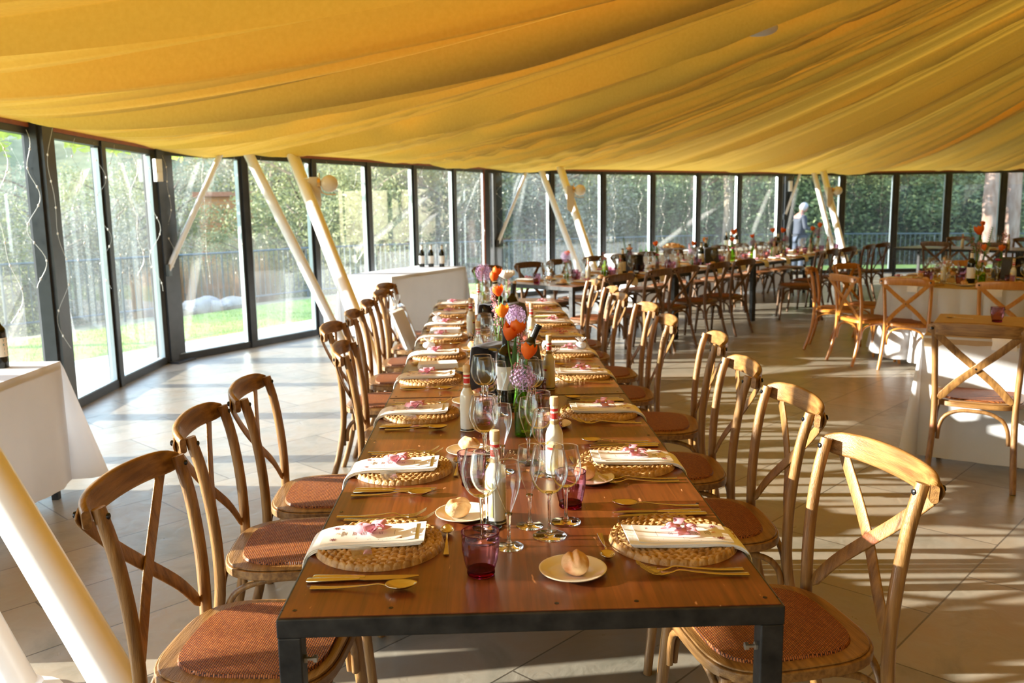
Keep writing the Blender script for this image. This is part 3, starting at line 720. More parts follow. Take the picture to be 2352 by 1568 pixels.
# reddish pine trunks by the far glass
for x, y, rad, lab in ((13.1, 21.0, .165, 'pale reddish pine trunk outside the far windows, with the broad grey scar'), (13.85, 21.3, .20, 'reddish pine trunk outside the far windows beside the scarred one')):
    t = thing('pine_tree', lab, 'tree', (x, y, -.4)); tk = MB()
    tk.tube([(.02*math.sin(k*1.3), .02*math.cos(k), k*.5) for k in range(15)], [rad*(1.15-.02*k)*(1+.04*math.sin(k*2.1)) for k in range(15)], 16); link('trunk', tk, M['bark'], t, smooth=60)
    link('crown', leaf_cloud([(0, 0, 7.5, 1.8, .5), (1, .5, 7, 1.2, .5), (-1, -.4, 7.2, 1.3, .5)], 2500, .09, 5), M['lf_dark'], t, smooth=0)
for x, y, lab in ((6.4, 22.0, 'slim dark pine trunk outside, beside the third column'),):
    t = thing('pine_tree', lab, 'tree', (x, y, -.5)); tk = MB(); tk.tube([(0, 0, 0), (.1, 0, 2), (0, .1, 4), (.1, 0, 6)], [.14, .13, .11, .08], 12); link('trunk', tk, M['barkdark'], t)
    link('crown', leaf_cloud([(0, 0, 5.6, 1.5, .5), (.8, .5, 5.2, 1.0, .5)], 1500, .09, 6), M['lf_dark'], t, smooth=0)
# dry reeds by the railing
rp = []
for sd_ in (1, 2):
    t = thing('dry_shrub', 'dry reddish-brown shrub behind the railing', 'shrub', (0,0,0), 0, 'dry shrubs behind the railing'); m_ = MB(); r2 = random.Random(sd_)
    for k in range(420):
        a = r2.uniform(0, 6.3); R0 = r2.uniform(0, .28); hh = r2.uniform(.5, 1.25); x, y = math.cos(a)*R0, math.sin(a)*R0; b0 = len(m_.v)
        m_.v += [(x-.012, y, -.2), (x+.012, y, -.2), (x*1.9+r2.uniform(-.1, .1), y*1.9, hh)]; m_.f.append((b0, b0+1, b0+2))
    link('foliage', m_, M['lf_rust'], t, smooth=0); rp.append(Proto(t))
LR = offset(WALL, 5.9); r = random.Random(8)
for i in range(12, 14):
    for k in range(4):
        p = LR[i].lerp(LR[i+1], (k+r.random()*.6)/4); rp[k % 2].put('dry reddish-brown shrub, %s of the clump behind the railing' % ORD[(i-12)*4+k], (p.x, p.y, -.3), r.uniform(0, 6), None, r.uniform(.7, 1.0))
# rocks
r = random.Random(4)
rk = []
for sd_ in range(3):
    m_ = MB(); m_.ball((0, 0, 0), .2, 12, 8, (1.2, .8, .7)); m_.v = [tuple(Vector(p)*(1+.35*(vnoise(p[0]*9+p[1]*13+p[2]*7, sd_)-.5))) for p in m_.v]
    rk.append(Proto(tag(link('rock', m_, M['rock'], smooth=30), 'pale rock', 'rock')))
LR = offset(WALL, 4.3)
for k, (i, q) in enumerate(((11, .80), (11, .92), (12, .02), (12, .14), (12, .26), (11, .97), (12, .36))):
    p = LR[i].lerp(LR[i+1], q); rk[k % 3].put('pale rock, %s along the low heap at the edge of the lawn' % ORD[k], (p.x+r.uniform(-.2, .2), p.y, -.08), (r.uniform(-.3, .3), 0, r.uniform(0, 6)), 'pale rocks at the edge of the lawn', r.uniform(.7, 1.3))
# brick house in the trees
h = thing('brick_house', 'orange brick house half hidden among the trees', 'house', (-9.1, 27.5, -2.6), .25)
link('wall', MB().box((.55, 0, 2.3), (1.6, 3, 4.6)), M['brickwall'], h, smooth=0)
link('roof', MB().box((.55, 0, 4.68), (1.9, 3.3, .14)), M['rooftile'], h, smooth=0)
for x in (.7,): link('window', MB().box((x, -1.52, 2.6), (.5, .06, .7)), M['frame'], h, smooth=0)

# ------------------------------------------------------------------ chairs
def rrect(w_, h_, n=4, r_=.4):
    out = []; rr = min(w_, h_)*r_
    for cx, cy, a0 in ((w_/2-rr, h_/2-rr, 0), (-w_/2+rr, h_/2-rr, 90), (-w_/2+rr, -h_/2+rr, 180), (w_/2-rr, -h_/2+rr, 270)):
        for k in range(n): a = math.radians(a0+90*k/(n-1)); out.append((cx+rr*math.cos(a), cy+rr*math.sin(a)))
    return out
def bez(pts, n):
    """Catmull-Rom through the points"""
    P = [Vector(p) for p in pts]; P = [P[0]*2-P[1]]+P+[P[-1]*2-P[-2]]; out = []
    for i in range(1, len(P)-2):
        for k in range(n):
            t = k/n; a, b, c, d = P[i-1:i+3]
            out.append(.5*((2*b)+(c-a)*t+(2*a-5*b+4*c-d)*t*t+(3*b-a-3*c+d)*t**3))
    out.append(P[-2]); return out
def make_chair(name, wood, woodx, group):
    t = thing(name, '', 'chair', (0,0,0), 0, group)
    seat_out = []; N = 40
    for k in range(N):
        a = 2*PI*k/N; c, s = math.cos(a), math.sin(a); wd = .236+.016*s; p = 3.5
        seat_out.append((wd*abs(c)**(2/p)*(1 if c > 0 else -1), .232*abs(s)**(2/p)*(1 if s > 0 else -1)-.018))
    m_ = MB(); m_.prism(seat_out, .425, .452); m_.prism([(x*.97, y*.97) for x, y in seat_out], .452, .458); 
    fr = link('seat', m_, woodx, t, smooth=35)
    bv = fr.modifiers.new('b', 'BEVEL'); bv.width = .005; bv.segments = 2; bv.limit_method = 'ANGLE'
    m_ = MB(); inn = [(x*.83, y*.83+.006) for x, y in seat_out]; mid = [(x*.81, y*.81+.006) for x, y in seat_out]; cn = [(x*.45, y*.45) for x, y in seat_out]
    vs = [(x, y, .455) for x, y in inn]+[(x, y, .4655) for x, y in mid]+[(x, y, .4685) for x, y in cn]+[(0, 0, .469)]
    fs = [(k, (k+1) % N, N+(k+1) % N, N+k) for k in range(N)]+[(N+k, N+(k+1) % N, 2*N+(k+1) % N, 2*N+k) for k in range(N)]+[(2*N+k, 2*N+(k+1) % N, 3*N) for k in range(N)]
    m_.add(vs, fs); link('seat_pad', m_, M['rattan'], t, smooth=60)
    for s in (-1, 1):      # rear leg that runs up as the back post
        pts = bez([(s*.213, -.335, 0), (s*.203, -.285, .16), (s*.196, -.250, .34), (s*.197, -.243, .47), (s*.203, -.250, .62), (s*.209, -.270, .77), (s*.212, -.298, .882)], 4)
        link('rear_leg', MB().tube(pts, [.0155]+[.017]*(len(pts)-2)+[.0165], 12), wood, t, smooth=60)
        pts = bez([(s*.205, .215, 0), (s*.195, .195, .2), (s*.185, .175, .43)], 5)
        link('front_leg', MB().tube(pts, [.0145+.004*(i/(len(pts)-1)) for i in range(len(pts))], 12), wood, t, smooth=60)
    # bowed top rail behind the posts, with a crest and rounded ends
    path = [(x, -.336-.030*(1-(x/.245)**2)+.03*abs(x/.245)**6, .862) for x in [(-.240+.48*k/24) for k in range(25)]]
    def rail(i):
        q = abs(i/12-1); hh = .037*(1-max(0, q-.80)**2*14)**.5 if q > .8 else .037
        zo = .010*(1-q*q)+0
        return [(x, y*1+zo) for x, y in rrect(.019, hh*2*(.9+.1*(1-q*q)), 4, .42)]
    link('top_rail', MB().sweep(path, rail, ups=[(0, -.08, 1)]*25), woodx, t, smooth=50)
    m_ = MB()
    for s in (-1, 1):      # bowed cross straps
        o_ = .0 if s < 0 else -.007
        pts = bez([(s*.222, -.341, .878), (s*.200, -.343, .845), (s*.10, -.322+o_, .745), (0, -.298+o_, .655), (-s*.10, -.270, .560), (-s*.178, -.250, .468)], 5)
        nn = len(pts); m_2 = MB(); m_2.sweep(pts, lambda i: rrect(.040, .006, 3, .4) if 0 < i < nn-1 else rrect(.022, .005, 3, .4), ups=[(0, -1, -.25)]*nn)
        link('cross_strap', m_2, wood, t, smooth=50)
    for s in (-1, 1):
        m_.lathe([(.009, 0), (.0085, .004), (.004, .007), (0, .0075)], 10, mod=None); m_.xf(Matrix.Translation((s*.218, -.347, .868)) @ Matrix.Rotation(PI/2, 4, 'X'), len(m_.v)-40)
        m_.lathe([(.008, 0), (.0075, .004), (.004, .006), (0, .0065)], 10); m_.xf(Matrix.Translation((s*.211, -.278, .862)) @ Matrix.Rotation(-PI/2, 4, 'X'), len(m_.v)-40)
    m_.lathe([(.007, 0), (.006, .003), (0, .004)], 10); m_.xf(Matrix.Translation((0, -.306, .655)) @ Matrix.Rotation(PI/2, 4, 'X'), len(m_.v)-30)
    link('bolt', m_, M['bolt'], t)
    # bentwood arches under the seat
    def arch(a, b, z0, z1, inset):
        a, b = Vector((*a, z0)), Vector((*b, z0)); d = (b-a)
        pts = [a, a+Vector((0, 0, (z1-z0)*.45))+d*.02, a+d*.10+Vector((0, 0, (z1-z0)*.78)), a+d*.28+Vector((0, 0, z1-z0-.006)), a+d*.5+Vector((0, 0, z1-z0)), a+d*.72+Vector((0, 0, z1-z0-.006)), a+d*.90+Vector((0, 0, (z1-z0)*.78)), b+Vector((0, 0, (z1-z0)*.45))-d*.02, b]
        link('arch_brace', MB().tube(bez(pts, 3), .0105, 8), wood, t, smooth=60)
    arch((-.172, -.252), (.172, -.252), .24, .412, 0); arch((-.170, .182), (.170, .182), .27, .412, 0)
    arch((-.190, -.232), (-.180, .165), .27, .412, 0); arch((.190, -.232), (.180, .165), .27, .412, 0)
    return t
chair = Proto(make_chair('cross_back_chair', M['wood'], M['woodx'], 'cross-back chairs at the long tables'))
honey = Proto(make_chair('honey_chair', M['honey'], M['honey'], 'honey-coloured chairs at the round table'))
darkc = Proto(make_chair('cross_back_chair', M['shaded_wood'], M['shaded_wood'], 'dark chairs at the far long table'))
def put_chair(P, label, mx, my, ang, group=None, scale=None, dx=.292):
    """mx, my: middle of the back posts' tops; ang: direction the chair faces, degrees"""
    f = Vector((math.cos(math.radians(ang)), math.sin(math.radians(ang)))); k = scale or 1
    return P.put(label, (mx+f.x*dx*k, my+f.y*dx*k, 0), math.atan2(-f.x, f.y), group, scale)
LW = [(-.95, .54, -4.5), (-.98, 1.16, 4), (-.96, 1.68, 3), (-.74, 2.56, 4), (-.93, 3.33, -1), (-.90, 3.95, 3), (-.89, 4.58, 2), (-.88, 5.33, -6), (-.93, 5.98, -8)]
for i, (x, y, a) in enumerate(LW):
    ex = {3: ', pushed in under the table', 7: ', bag leaning in it'}.get(i, '')
    put_chair(chair, 'brown cross-back chair, %s from the open end, window side of the main table%s' % (ORD[i], ''), x, y, a)
RW = [(.91, .57, 189), (.94, 1.29, 180), (.94, 1.90, 176), (1.02, 2.64, 172), (.93, 3.38, 177), (.94, 4.05, 182), (.86, 4.72, 180), (.88, 5.28, 178), (.82, 5.94, 180)]
for i, (x, y, a) in enumerate(RW):
    put_chair(chair, 'brown cross-back chair, %s from the open end, aisle side of the main table' % ORD[i], x, y, a)
T2A = 47.0; TU = Vector((math.cos(math.radians(T2A)), math.sin(math.radians(T2A)))); TN = Vector((-TU.y, TU.x)); T2C = Vector((.76, 6.88))
def t2(s, n): return T2C+TU*s+TN*n
for i, s in enumerate((.16, .88, 1.40, 2.14, 2.76, 4.70, 5.40, 6.05, 6.9, 7.5)):
    p = t2(s, -.42 if i not in (5,) else -.55); put_chair(darkc, 'shade-darkened cross-back chair, %s from the near corner, aisle side of the far long table' % ORD[i], p.x, p.y, T2A+90+(0, 2, -3, 2, 0, 30, 4, -3, 5, -6)[i])
for i, s in enumerate((.33, 1.05, 1.62, 2.36, 3.0, 3.6, 4.3, 5.0, 5.7, 6.4, 7.1, 7.7)):
    p = t2(s, 1.42); put_chair(darkc, 'shade-darkened cross-back chair, %s from the near corner, window side of the far long table' % ORD[i], p.x, p.y, T2A-90+(3, -2, 4, 0, -4, 3, 0, 5, -3, 0, 2, 0)[i])
RT = Vector((4.78, 6.75)); HS = .955
for lab, x, y, a in (('honey-coloured cross-back chair standing side-on at the end of the round table', 3.36, 6.62, 12),
                     ('honey-coloured cross-back chair with its back to the main table, at the round table', 3.72, 6.14, 50),
                     ('honey-coloured cross-back chair between the round table and the small square table', 4.32, 5.62, 62),
                     ('honey-coloured cross-back chair beyond the round table, facing it', 3.97, 8.05, -58),
                     ('honey-coloured cross-back chair turned half away behind the side-on one', 3.42, 7.62, -28),
                     ('honey-coloured cross-back chair on the window side of the round table', 5.35, 8.15, -110)):
    put_chair(honey, lab, x, y, a, None, HS)
put_chair(chair, 'brown cross-back chair standing alone before the small white-clothed table', 2.53, 2.90, 56, 'chair at the small white-clothed table')
T3C = Vector((6.9, 13.2)); T3U = Vector((.64, -.768)); T3N = Vector((.768, .64))
for i, (s, n, a) in enumerate(((.95, -.55, 40), (1.75, -.5, 40), (2.9, -.5, 38), (3.6, -.5, 42), (.5, 1.5, 220), (1.6, 1.5, 218), (2.6, 1.5, 222))):
    p = T3C+T3U*s+T3N*n; put_chair(darkc, 'dark cross-back chair, %s at the black table by the pine trunks' % ORD[i], p.x, p.y, a, 'dark chairs at the table by the pine trunks')

# ------------------------------------------------------------------ tables
def make_table(name='steel_framed_table'):
    t = thing(name, '', 'table', (0,0,0), 0, 'steel-framed wooden tables'); L_ = 1.972; fw = .040
    m_ = MB()     # local: x across, y along, origin at the middle of the near short side
    m_.box((0, fw/2, .74), (1.0, fw, fw)); m_.box((0, L_-fw/2, .74), (1.0, fw, fw)); m_.box((-.5+fw/2, L_/2, .74), (fw, L_-2*fw, fw)); m_.box((.5-fw/2, L_/2, .74), (fw, L_-2*fw, fw))
    f = link('frame', m_, M['black_metal'], t, smooth=0)
    bv = f.modifiers.new('b', 'BEVEL'); bv.width = .003; bv.segments = 2
    m_ = MB(); m_.box((0, L_/2, .7535), (1.0-.014, L_-.012, .017)); link('tabletop', m_, M['top'], t, smooth=0)
    for x in (-1, 1):
        for y in (0, 1):
            m_ = MB(); m_.box((x*(.5-.024), .024+y*(L_-.048), .361), (.046, .046, .718)); m_.box((x*(.5-.024), .024+y*(L_-.048), .004), (.05, .05, .008))
            lg = link('leg', m_, M['black_metal'], t, smooth=0); bv = lg.modifiers.new('b', 'BEVEL'); bv.width = .003; bv.segments = 2
            b_ = MB(); b_.lathe([(.009, 0), (.009, .005), (.004, .005), (.004, .018), (.0085, .018), (.0085, .025)], 6); b_.xf(Matrix.Translation((x*(.5-.047), .024+y*(L_-.048), .665)) @ Matrix.Rotation(-x*PI/2, 4, 'Y'))
            link('bolt', b_, M['zinc'], lg, smooth=0)
    m_ = MB()
    for x in (-.47, -.28, .05, .21, .47):
        for y in (.035, L_-.035): m_.lathe([(.0048, 0), (.0048, .0005), (0, .0005)], 10, (x, y, .7621))
    for y in (.6, 1.3):
        for x in (-.47, .47): m_.lathe([(.0048, 0), (.0048, .0005), (0, .0005)], 10, (x, y, .7621))
    link('screws', m_, M['bolt'], t, smooth=0).name = 'screw'
    return t
TZ = .762
table = Proto(make_table())
for i in range(3): table.put('steel-framed brown wooden table, %s from the open end of the main row' % ORD[i], (0, i*1.978, 0))
for i in range(4):
    p = t2(i*1.978, .5); table.put('steel-framed brown wooden table, %s from the near corner of the far row' % ORD[i], (p.x, p.y, 0), math.radians(T2A-90))
for i in range(2):
    p = T3C+T3U*(i*1.978)+T3N*.5; table.put('steel-framed table by the pine trunks, %s' % ('with its bare end free' if i == 0 else 'farther along with the place settings'), (p.x, p.y, 0), math.atan2(T3U.y, T3U.x)-PI/2)

def rect_pts(a, b, w0, w1, n):
    """outline of a w0 x w1 rectangle, counter-clockwise from the corner a, n samples per side"""
def cloth_table(name, label, corner, ang, Lx, Ly, hem, flare, seed, kr=None, drop=None, group=None, h=.755):
    """rectangular cloth; local origin at one corner, x along Lx, y along Ly"""
    o = thing(name+'_table', label, 'table', (corner[0], corner[1], 0), ang, group)
    m_ = MB(); m_.box((Lx/2, Ly/2, h-.03), (Lx-.02, Ly-.02, .03)); link('tabletop', m_, M['kraft'], o, smooth=0)
    for x in (.06, Lx-.06):
        for y in (.06, Ly-.06):
            m_ = MB(); m_.box((x, y, (h-.045)/2), (.035, .035, h-.045)); link('leg', m_, M['black_metal'], o, smooth=0)
    r = random.Random(seed); per = []; nS = 40
    cs = [(0, 0), (Lx, 0), (Lx, Ly), (0, Ly)]
    rad = .012
    for c in range(4):
        a, b = Vector(cs[c]), Vector(cs[(c+1) % 4]); d = (b-a).normalized(); nrm = Vector((d.y, -d.x)); L_ = (b-a).length
        for k in range(nS):
            q = k/nS; per.append((a.lerp(b, q), nrm, q, L_, c))
        # rounded corner
        pn = Vector((cs[(c+2) % 4][0]-b.x, cs[(c+2) % 4][1]-b.y)).normalized(); n2 = Vector((pn.y, -pn.x))
        for k in range(9): q = k/8; nn = (nrm*(1-q)+n2*q).normalized(); per.append((b, nn, -q, 0, c))
    n = len(per); NZ = 16; V = []; F = []
    for i, (p, nn, q, L_, c) in enumerate(per):
        corner_ = q < 0 or L_ == 0
        for j in range(NZ+1):
            t = j/NZ; z = h+.002-(h-hem)*t
            if corner_:
                kq = -q; fl_ = flare*math.sin(PI*kq)**.7*t; hemz = hem+(.0)
                e = .004+fl_
            else:
                edge = min(q, 1-q)*L_; ce = math.exp(-(edge/.10)**2)
                e = .004+t*(.012+.022*(vnoise(q*L_*5.5, seed+c)-.5)*2+.010*(vnoise(q*L_*14, seed+9+c)-.5)*2)
                e = e*(1-ce)+ce*(.004+.0*t)
            if j == 0: e = 0
            V.append((p.x+nn.x*e, p.y+nn.y*e, z if not (corner_ and hem > .2) else z))
    for i in range(n):
        i2 = (i+1) % n
        for j in range(NZ): F.append((i*(NZ+1)+j, i*(NZ+1)+j+1, i2*(NZ+1)+j+1, i2*(NZ+1)+j))
    F.append(tuple(i*(NZ+1) for i in range(n)))
    m_ = MB(); m_.v = V; m_.f = F
    lab = kr or 'white cloth draped over the %s' % name
    cl = link('tablecloth', m_, M['cloth'], smooth=50, loc=(corner[0], corner[1], 0), rotz=ang); tag(cl, lab, 'tablecloth', 'white tablecloths')
    return o
# serving table with one bottle: corner by the glass, long side along the hall
cloth_table('serving', 'serving table under a white cloth by the thick leaning pole', (-3.16, 1.46), 0, .76, 1.66, .09, .20, 3, 'white tablecloth with one wine bottle on it, by the glass wall')
cloth_table('bar', 'serving table under a white cloth at the end of the main table row', (-1.20, 8.66), math.radians(63), 1.84, .74, .03, .10, 5, 'white tablecloth with three wine bottles, beyond the main table row')
cloth_table('buffet', 'buffet table under a white cloth behind the far long table', (2.3, 12.1), math.radians(32), 3.6, .8, .03, .1, 6, 'white tablecloth with the bread basket, behind the far long table')
cloth_table('square', 'small table under a white cloth with brown paper top', (2.50, 3.42), math.radians(-32), 1.15, 1.15, .03, .12, 8, 'white tablecloth with brown paper on top, by the lone chair')
sqM = Matrix.Translation((2.50, 3.42, 0)) @ Matrix.Rotation(math.radians(-32), 4, 'Z')
m_ = MB(); m_.box((.575, .575, .7595), (1.14, 1.14, .002)); m_.box((.575, -.004, .72), (1.14, .002, .05)); o = link('paper_cover', m_, M['kraft'], smooth=0); o.matrix_world = sqM
tag(o, 'brown kraft paper sheet covering the small white-clothed table', 'table paper')
# round table with pleated cloth
t = thing('round_table', 'round table under a pleated white cloth, honey-coloured chairs around it', 'table', (RT.x, RT.y, 0))
link('tabletop', MB().lathe([(0, .72), (.90, .72), (.90, .75), (0, .75)], 48, cap=False), M['kraft'], t, smooth=30)
link('leg', MB().lathe([(.3, 0), (.3, .02), (.05, .05), (.04, .72)], 16), M['black_metal'], t)
m_ = MB(); N = 360
def rc(i, a):
    return 1
V = []; F = []
for k in range(N):
    a = 2*PI*k/N; pl = (abs(math.sin(a*12+1.3*math.sin(a*3)))**.7)
    for j in range(15):
        tt = j/14; rr = .905+tt*.07+ tt**.7*(.13*(pl-.45))
        V.append((rr*math.cos(a), rr*math.sin(a), .757-.70*tt))
for k in range(N):
    for j in range(14): F.append((k*15+j, k*15+j+1, ((k+1) % N)*15+j+1, ((k+1) % N)*15+j))
F.append(tuple(k*15 for k in range(N)))
m_.v = V; m_.f = F; cl = link('tablecloth', m_, M['cloth'], smooth=50, loc=(RT.x, RT.y, 0)); tag(cl, 'pleated white cloth hanging from the round table', 'tablecloth', 'white tablecloths')
m_ = MB(); m_.lathe([(0, .7585), (.905, .7585), (.907, .7565)], 64, cap=False); o = link('paper_cover', m_, M['kraft'], smooth=0, loc=(RT.x, RT.y, 0)); tag(o, 'brown kraft paper disc covering the round table', 'table paper')

# ------------------------------------------------------------------ tableware
def make_placemat():
    R0, rings, nr, na = .150, 7, 63, 420; V = [(0, 0, .008)]; F = []
    wd = R0/rings
    for i in range(1, nr+1):
        r_ = R0*i/nr
        for k in range(na):
            a = 2*PI*k/na; rr = r_+0*a
            ri = min(rings-1, int(rr/wd-1e-6)); v = rr/wd-ri-.5; rc_ = (ri+.5)*wd
            n = max(4, round(2*PI*rc_/.0205)); u = a/(2*PI)*n; best = 0
            for s in (-1, 1):
                uu = u+(.5 if s > 0 else 0)+ri*.37; cu = uu-math.floor(uu)-.5
                x = cu+s*(v-s*.22)*.9; y = (v-s*.22)
                q = (x/.55)**2+(y/.36)**2
                if q < 1: best = max(best, math.sqrt(1-q))
            edge = 1 if i < nr-1 else (.5 if i == nr-1 else 0)
            wob = .0015*math.sin(3*a+.5)
            z = (.0025+.0125*best**.8)*edge+wob*0
            V.append((rr*math.cos(a)*(1+.012*math.sin(2*a)), rr*math.sin(a), z))
    for k in range(na): F.append((0, 1+k, 1+(k+1) % na))
    for i in range(nr-1):
        for k in range(na): F.append((1+i*na+k, 1+(i+1)*na+k, 1+(i+1)*na+(k+1) % na, 1+i*na+(k+1) % na))
    m_ = MB(); m_.v = V; m_.f = F; o = link('placemat', m_, M['straw'], smooth=180)
    return tag(o, '', 'placemat', 'round braided straw placemats')
def make_placemat_small():
    m_ = MB(); n = 36
    V = [(0, 0, .010)]; 
    for i in range(1, 13):
        for k in range(n): a = 2*PI*k/n; V.append((.15*i/12*math.cos(a), .15*i/12*math.sin(a), (.006+.004*((i+k) % 2)) if i < 12 else 0))
    F = [(0, 1+k, 1+(k+1) % n) for k in range(n)]
    for i in range(11):
        for k in range(n): F.append((1+i*n+k, 1+(i+1)*n+k, 1+(i+1)*n+(k+1) % n, 1+i*n+(k+1) % n))
    m_.v = V; m_.f = F; return tag(link('placemat', m_, M['straw'], smooth=180), '', 'placemat', 'round braided straw placemats')
# napkin with the menu card, the ribbon and a clear tag; local: y from the table edge towards the middle of the table
def make_napkin(full=True):
    t = thing('napkin', '', 'napkin', (0,0,0), 0, 'folded napkins with menu cards')
    path = [(0, .258, .0285), (0, .2, .0245), (0, .10, .0235), (0, .05, .023), (0, .012, .016), (0, -.010, .002), (0, -.020, -.022), (0, -.024, -.060)]
    path = bez([(x, y, z) for x, y, z in path], 4)
    m_ = MB()
    for lay in range(3):
        off = lay*.0036; w_ = .124-.003*lay; sh = .004*lay
        P = [(p[0]+.001*lay, p[1]+(-sh if i == 0 else 0), p[2]-off) for i, p in enumerate(path)]
        n_ = len(P); ups = []
        for i in range(n_):
            d = (Vector(P[min(i+1, n_-1)])-Vector(P[max(i-1, 0)])).normalized(); ups.append((0, d.z, -d.y))
        m_.sweep(P[:n_ if lay < 2 else n_-2], lambda i: rrect(w_+.003*math.sin(i*.7+lay), .0034, 3, .45), ups=ups)
    link('cloth', m_, M['napkin'], t, smooth=60)
    if full:
        m_ = MB(); P = bez([(0, .236, .0312), (0, .2, .0275), (0, .10, .0265), (0, .05, .0260), (0, .018, .0215)], 4); m_.sweep(P, lambda i: rrect(.104, .0008, 2, .3), ups=[(0, 0, 1)]*len(P))
        cd = link('menu_card', m_, M['card'], t, smooth=60)
        r = random.Random(2); ink = MB(); zz = .0272
        def line(x, y, ln, th=.0011): ink.box((x, y, zz+.02*max(0, y-.17)*1.0), (ln, th, .0002))
        for y, n_, l_ in ((.062, 4, .030), (.088, 3, .024), (.108, 4, .028), (.150, 3, .022), (.168, 2, .024), (.186, 1, .03)):
            for k in range(n_): line(.0, y+.0035*k, l_*r.uniform(.6, 1))
        for k in range(34):
            x, y = r.uniform(-.048, .048), r.uniform(.03, .225)
            if abs(x) > .024: ink.lathe([(.0011, 0), (.0011, .0002)], 6, (x, y, zz+.02*max(0, y-.17)))
        link('print', ink, M['ink'], cd, smooth=0)
        fw = MB()
        for cx, cy, s_ in ((.036, .046, .008), (-.036, .044, .009), (.036, .205, .005), (-.036, .212, .0055), (-.030, .06, .003)):
            for k in range(8):
                a = k*PI/4; fw.box((cx+math.cos(a)*s_*.55, cy+math.sin(a)*s_*.55, zz+.0002+.02*max(0, cy-.17)), (s_, s_*.22, .0002), Matrix.Rotation(a, 3, 'Z'))
        link('flower_print', fw, M['ink_plum'], cd, smooth=0)
        vs, fs = text_mesh('R', .013); m2 = MB(); m2.add([(x, y+.052, zz+.0006+z) for x, y, z in vs], fs); link('emblem_print', m2, M['ink_orange'], cd, smooth=0)
    # ribbon bow
    m_ = MB(); r = random.Random(6)
    def loop(a, ln, hh, tw):
        d = Vector((math.cos(a), math.sin(a), 0)); s_ = Vector((-d.y, d.x, 0)); P = []
        for k in range(9): q = k/8; P.append(Vector((0, .130, .030))+d*ln*q+Vector((0, 0, hh*math.sin(PI*q*.8)+.003*math.sin(q*9+tw)))+s_*.006*math.sin(q*5+tw))
        m_.sweep(P, lambda i: [(x, y) for x, y in rrect(.008+.026*(i/8)**.8, .0012, 2, .3)], ups=[(0, 0, 1)]*9)
    for a, ln, hh in ((1.25, .040, .016), (1.9, .034, .024), (4.4, .040, .012), (5.1, .036, .016), (.2, .024, .026), (3.0, .026, .010)): loop(a, ln, hh, a*3)
    m_.ball((0, .130, .034), .006, 8, 6)
    link('ribbon_bow', m_, M['pink'], t, smooth=60)
    if full:
        m_ = MB(); m_.box((.094, .120, .0155), (.062, .045, .0012), Matrix.Rotation(.25, 3, 'Z') @ Matrix.Rotation(.08, 3, 'Y')); link('clear_tag', m_, M['cello'], t, smooth=0)
    return t
def make_fork():
    t = thing('fork', '', 'fork', (0,0,0), 0, 'steel forks'); m_ = MB()
    P = bez([(0, 0, .004), (0, .05, .0035), (0, .10, .007), (0, .135, .011), (0, .150, .006), (0, .165, .004), (0, .172, .0045)], 3)
    W = lambda i: .0065-.004*min(1, i/9) + (.0095*max(0, (i-12)/6))
    n_ = len(P); m_.sweep(P, lambda i: rrect(2*(W(i)), .0022, 3, .4), ups=[(0, 0, 1)]*n_); link('handle', m_, M['silver'], t, smooth=60)
    m_ = MB()
    for k in range(4):
        x = -.0092+k*.00613; m_.sweep(bez([(x, .170, .0045), (x, .19, .007), (x*.95, .214, .021)], 3), lambda i: rrect(.0030-.0002*i, .0016, 2, .4), ups=[(0, 0, 1)]*7)
    link('tines', m_, M['silver'], t, smooth=60).name = 'tine'; return t
def make_spoon(L=.205, name='spoon', grp='steel soup spoons'):
    t = thing(name, '', 'spoon', (0,0,0), 0, grp); k_ = L/.205; m_ = MB()
    P = bez([(0, 0, .003), (0, .05*k_, .003), (0, .10*k_, .0065), (0, .13*k_, .010), (0, .148*k_, .006)], 4)
    m_.sweep(P, lambda i: rrect(2*(.0070-.0048*min(1, i/8)), .0024, 3, .4), ups=[(0, 0, 1)]*len(P)); link('handle', m_, M['silver'], t, smooth=60)
    m_ = MB(); nu, nv = 10, 20
    V = [];
    for i in range(nu+1):
        q = i/nu
        for k in range(nv):
            a = 2*PI*k/nv; x = .0205*k_*q*math.cos(a)*(1-.18*math.sin(a)); y = (.174*k_)+.031*k_*q*math.sin(a); V.append((x, y, .0012+.0095*q**2.2+.10*max(0, y-.18*k_)*q))
    F = [(i*nv+k, (i+1)*nv+k, (i+1)*nv+(k+1) % nv, i*nv+(k+1) % nv) for i in range(nu) for k in range(nv)]
    m_.v = V; m_.f = F; o = link('bowl', m_, M['silver'], t, smooth=180); solid(o, .0012, 1); return t
def make_knife():
    t = thing('knife', '', 'knife', (0,0,0), 0, 'steel table knives'); m_ = MB()
    P = [(0, 0, .0045), (0, .004, .0045), (0, .05, .0045), (0, .105, .0045), (0, .112, .0045)]
    m_.sweep(P, lambda i: rrect((.014, .018, .016, .011, .008)[i], (.005, .0075, .007, .006, .005)[i], 3, .45), ups=[(0, 0, 1)]*5); link('handle', m_, M['silver'], t, smooth=60)
    m_ = MB(); m_.prism([(-.004, .110), (.005, .110), (.009, .125), (.010, .17), (.008, .205), (.0, .228), (-.005, .225), (-.005, .15)], .0038, .0052); link('blade', m_, M['silver'], t, smooth=0); return t
def lathe_open(pr, seg=32): return MB().lathe(pr, seg, cap=False)
def prof(pts, n=5): return [(p.x, p.y) for p in [Vector((q.x, q.y)) for q in bez([(a, b, 0) for a, b in pts], n)]]
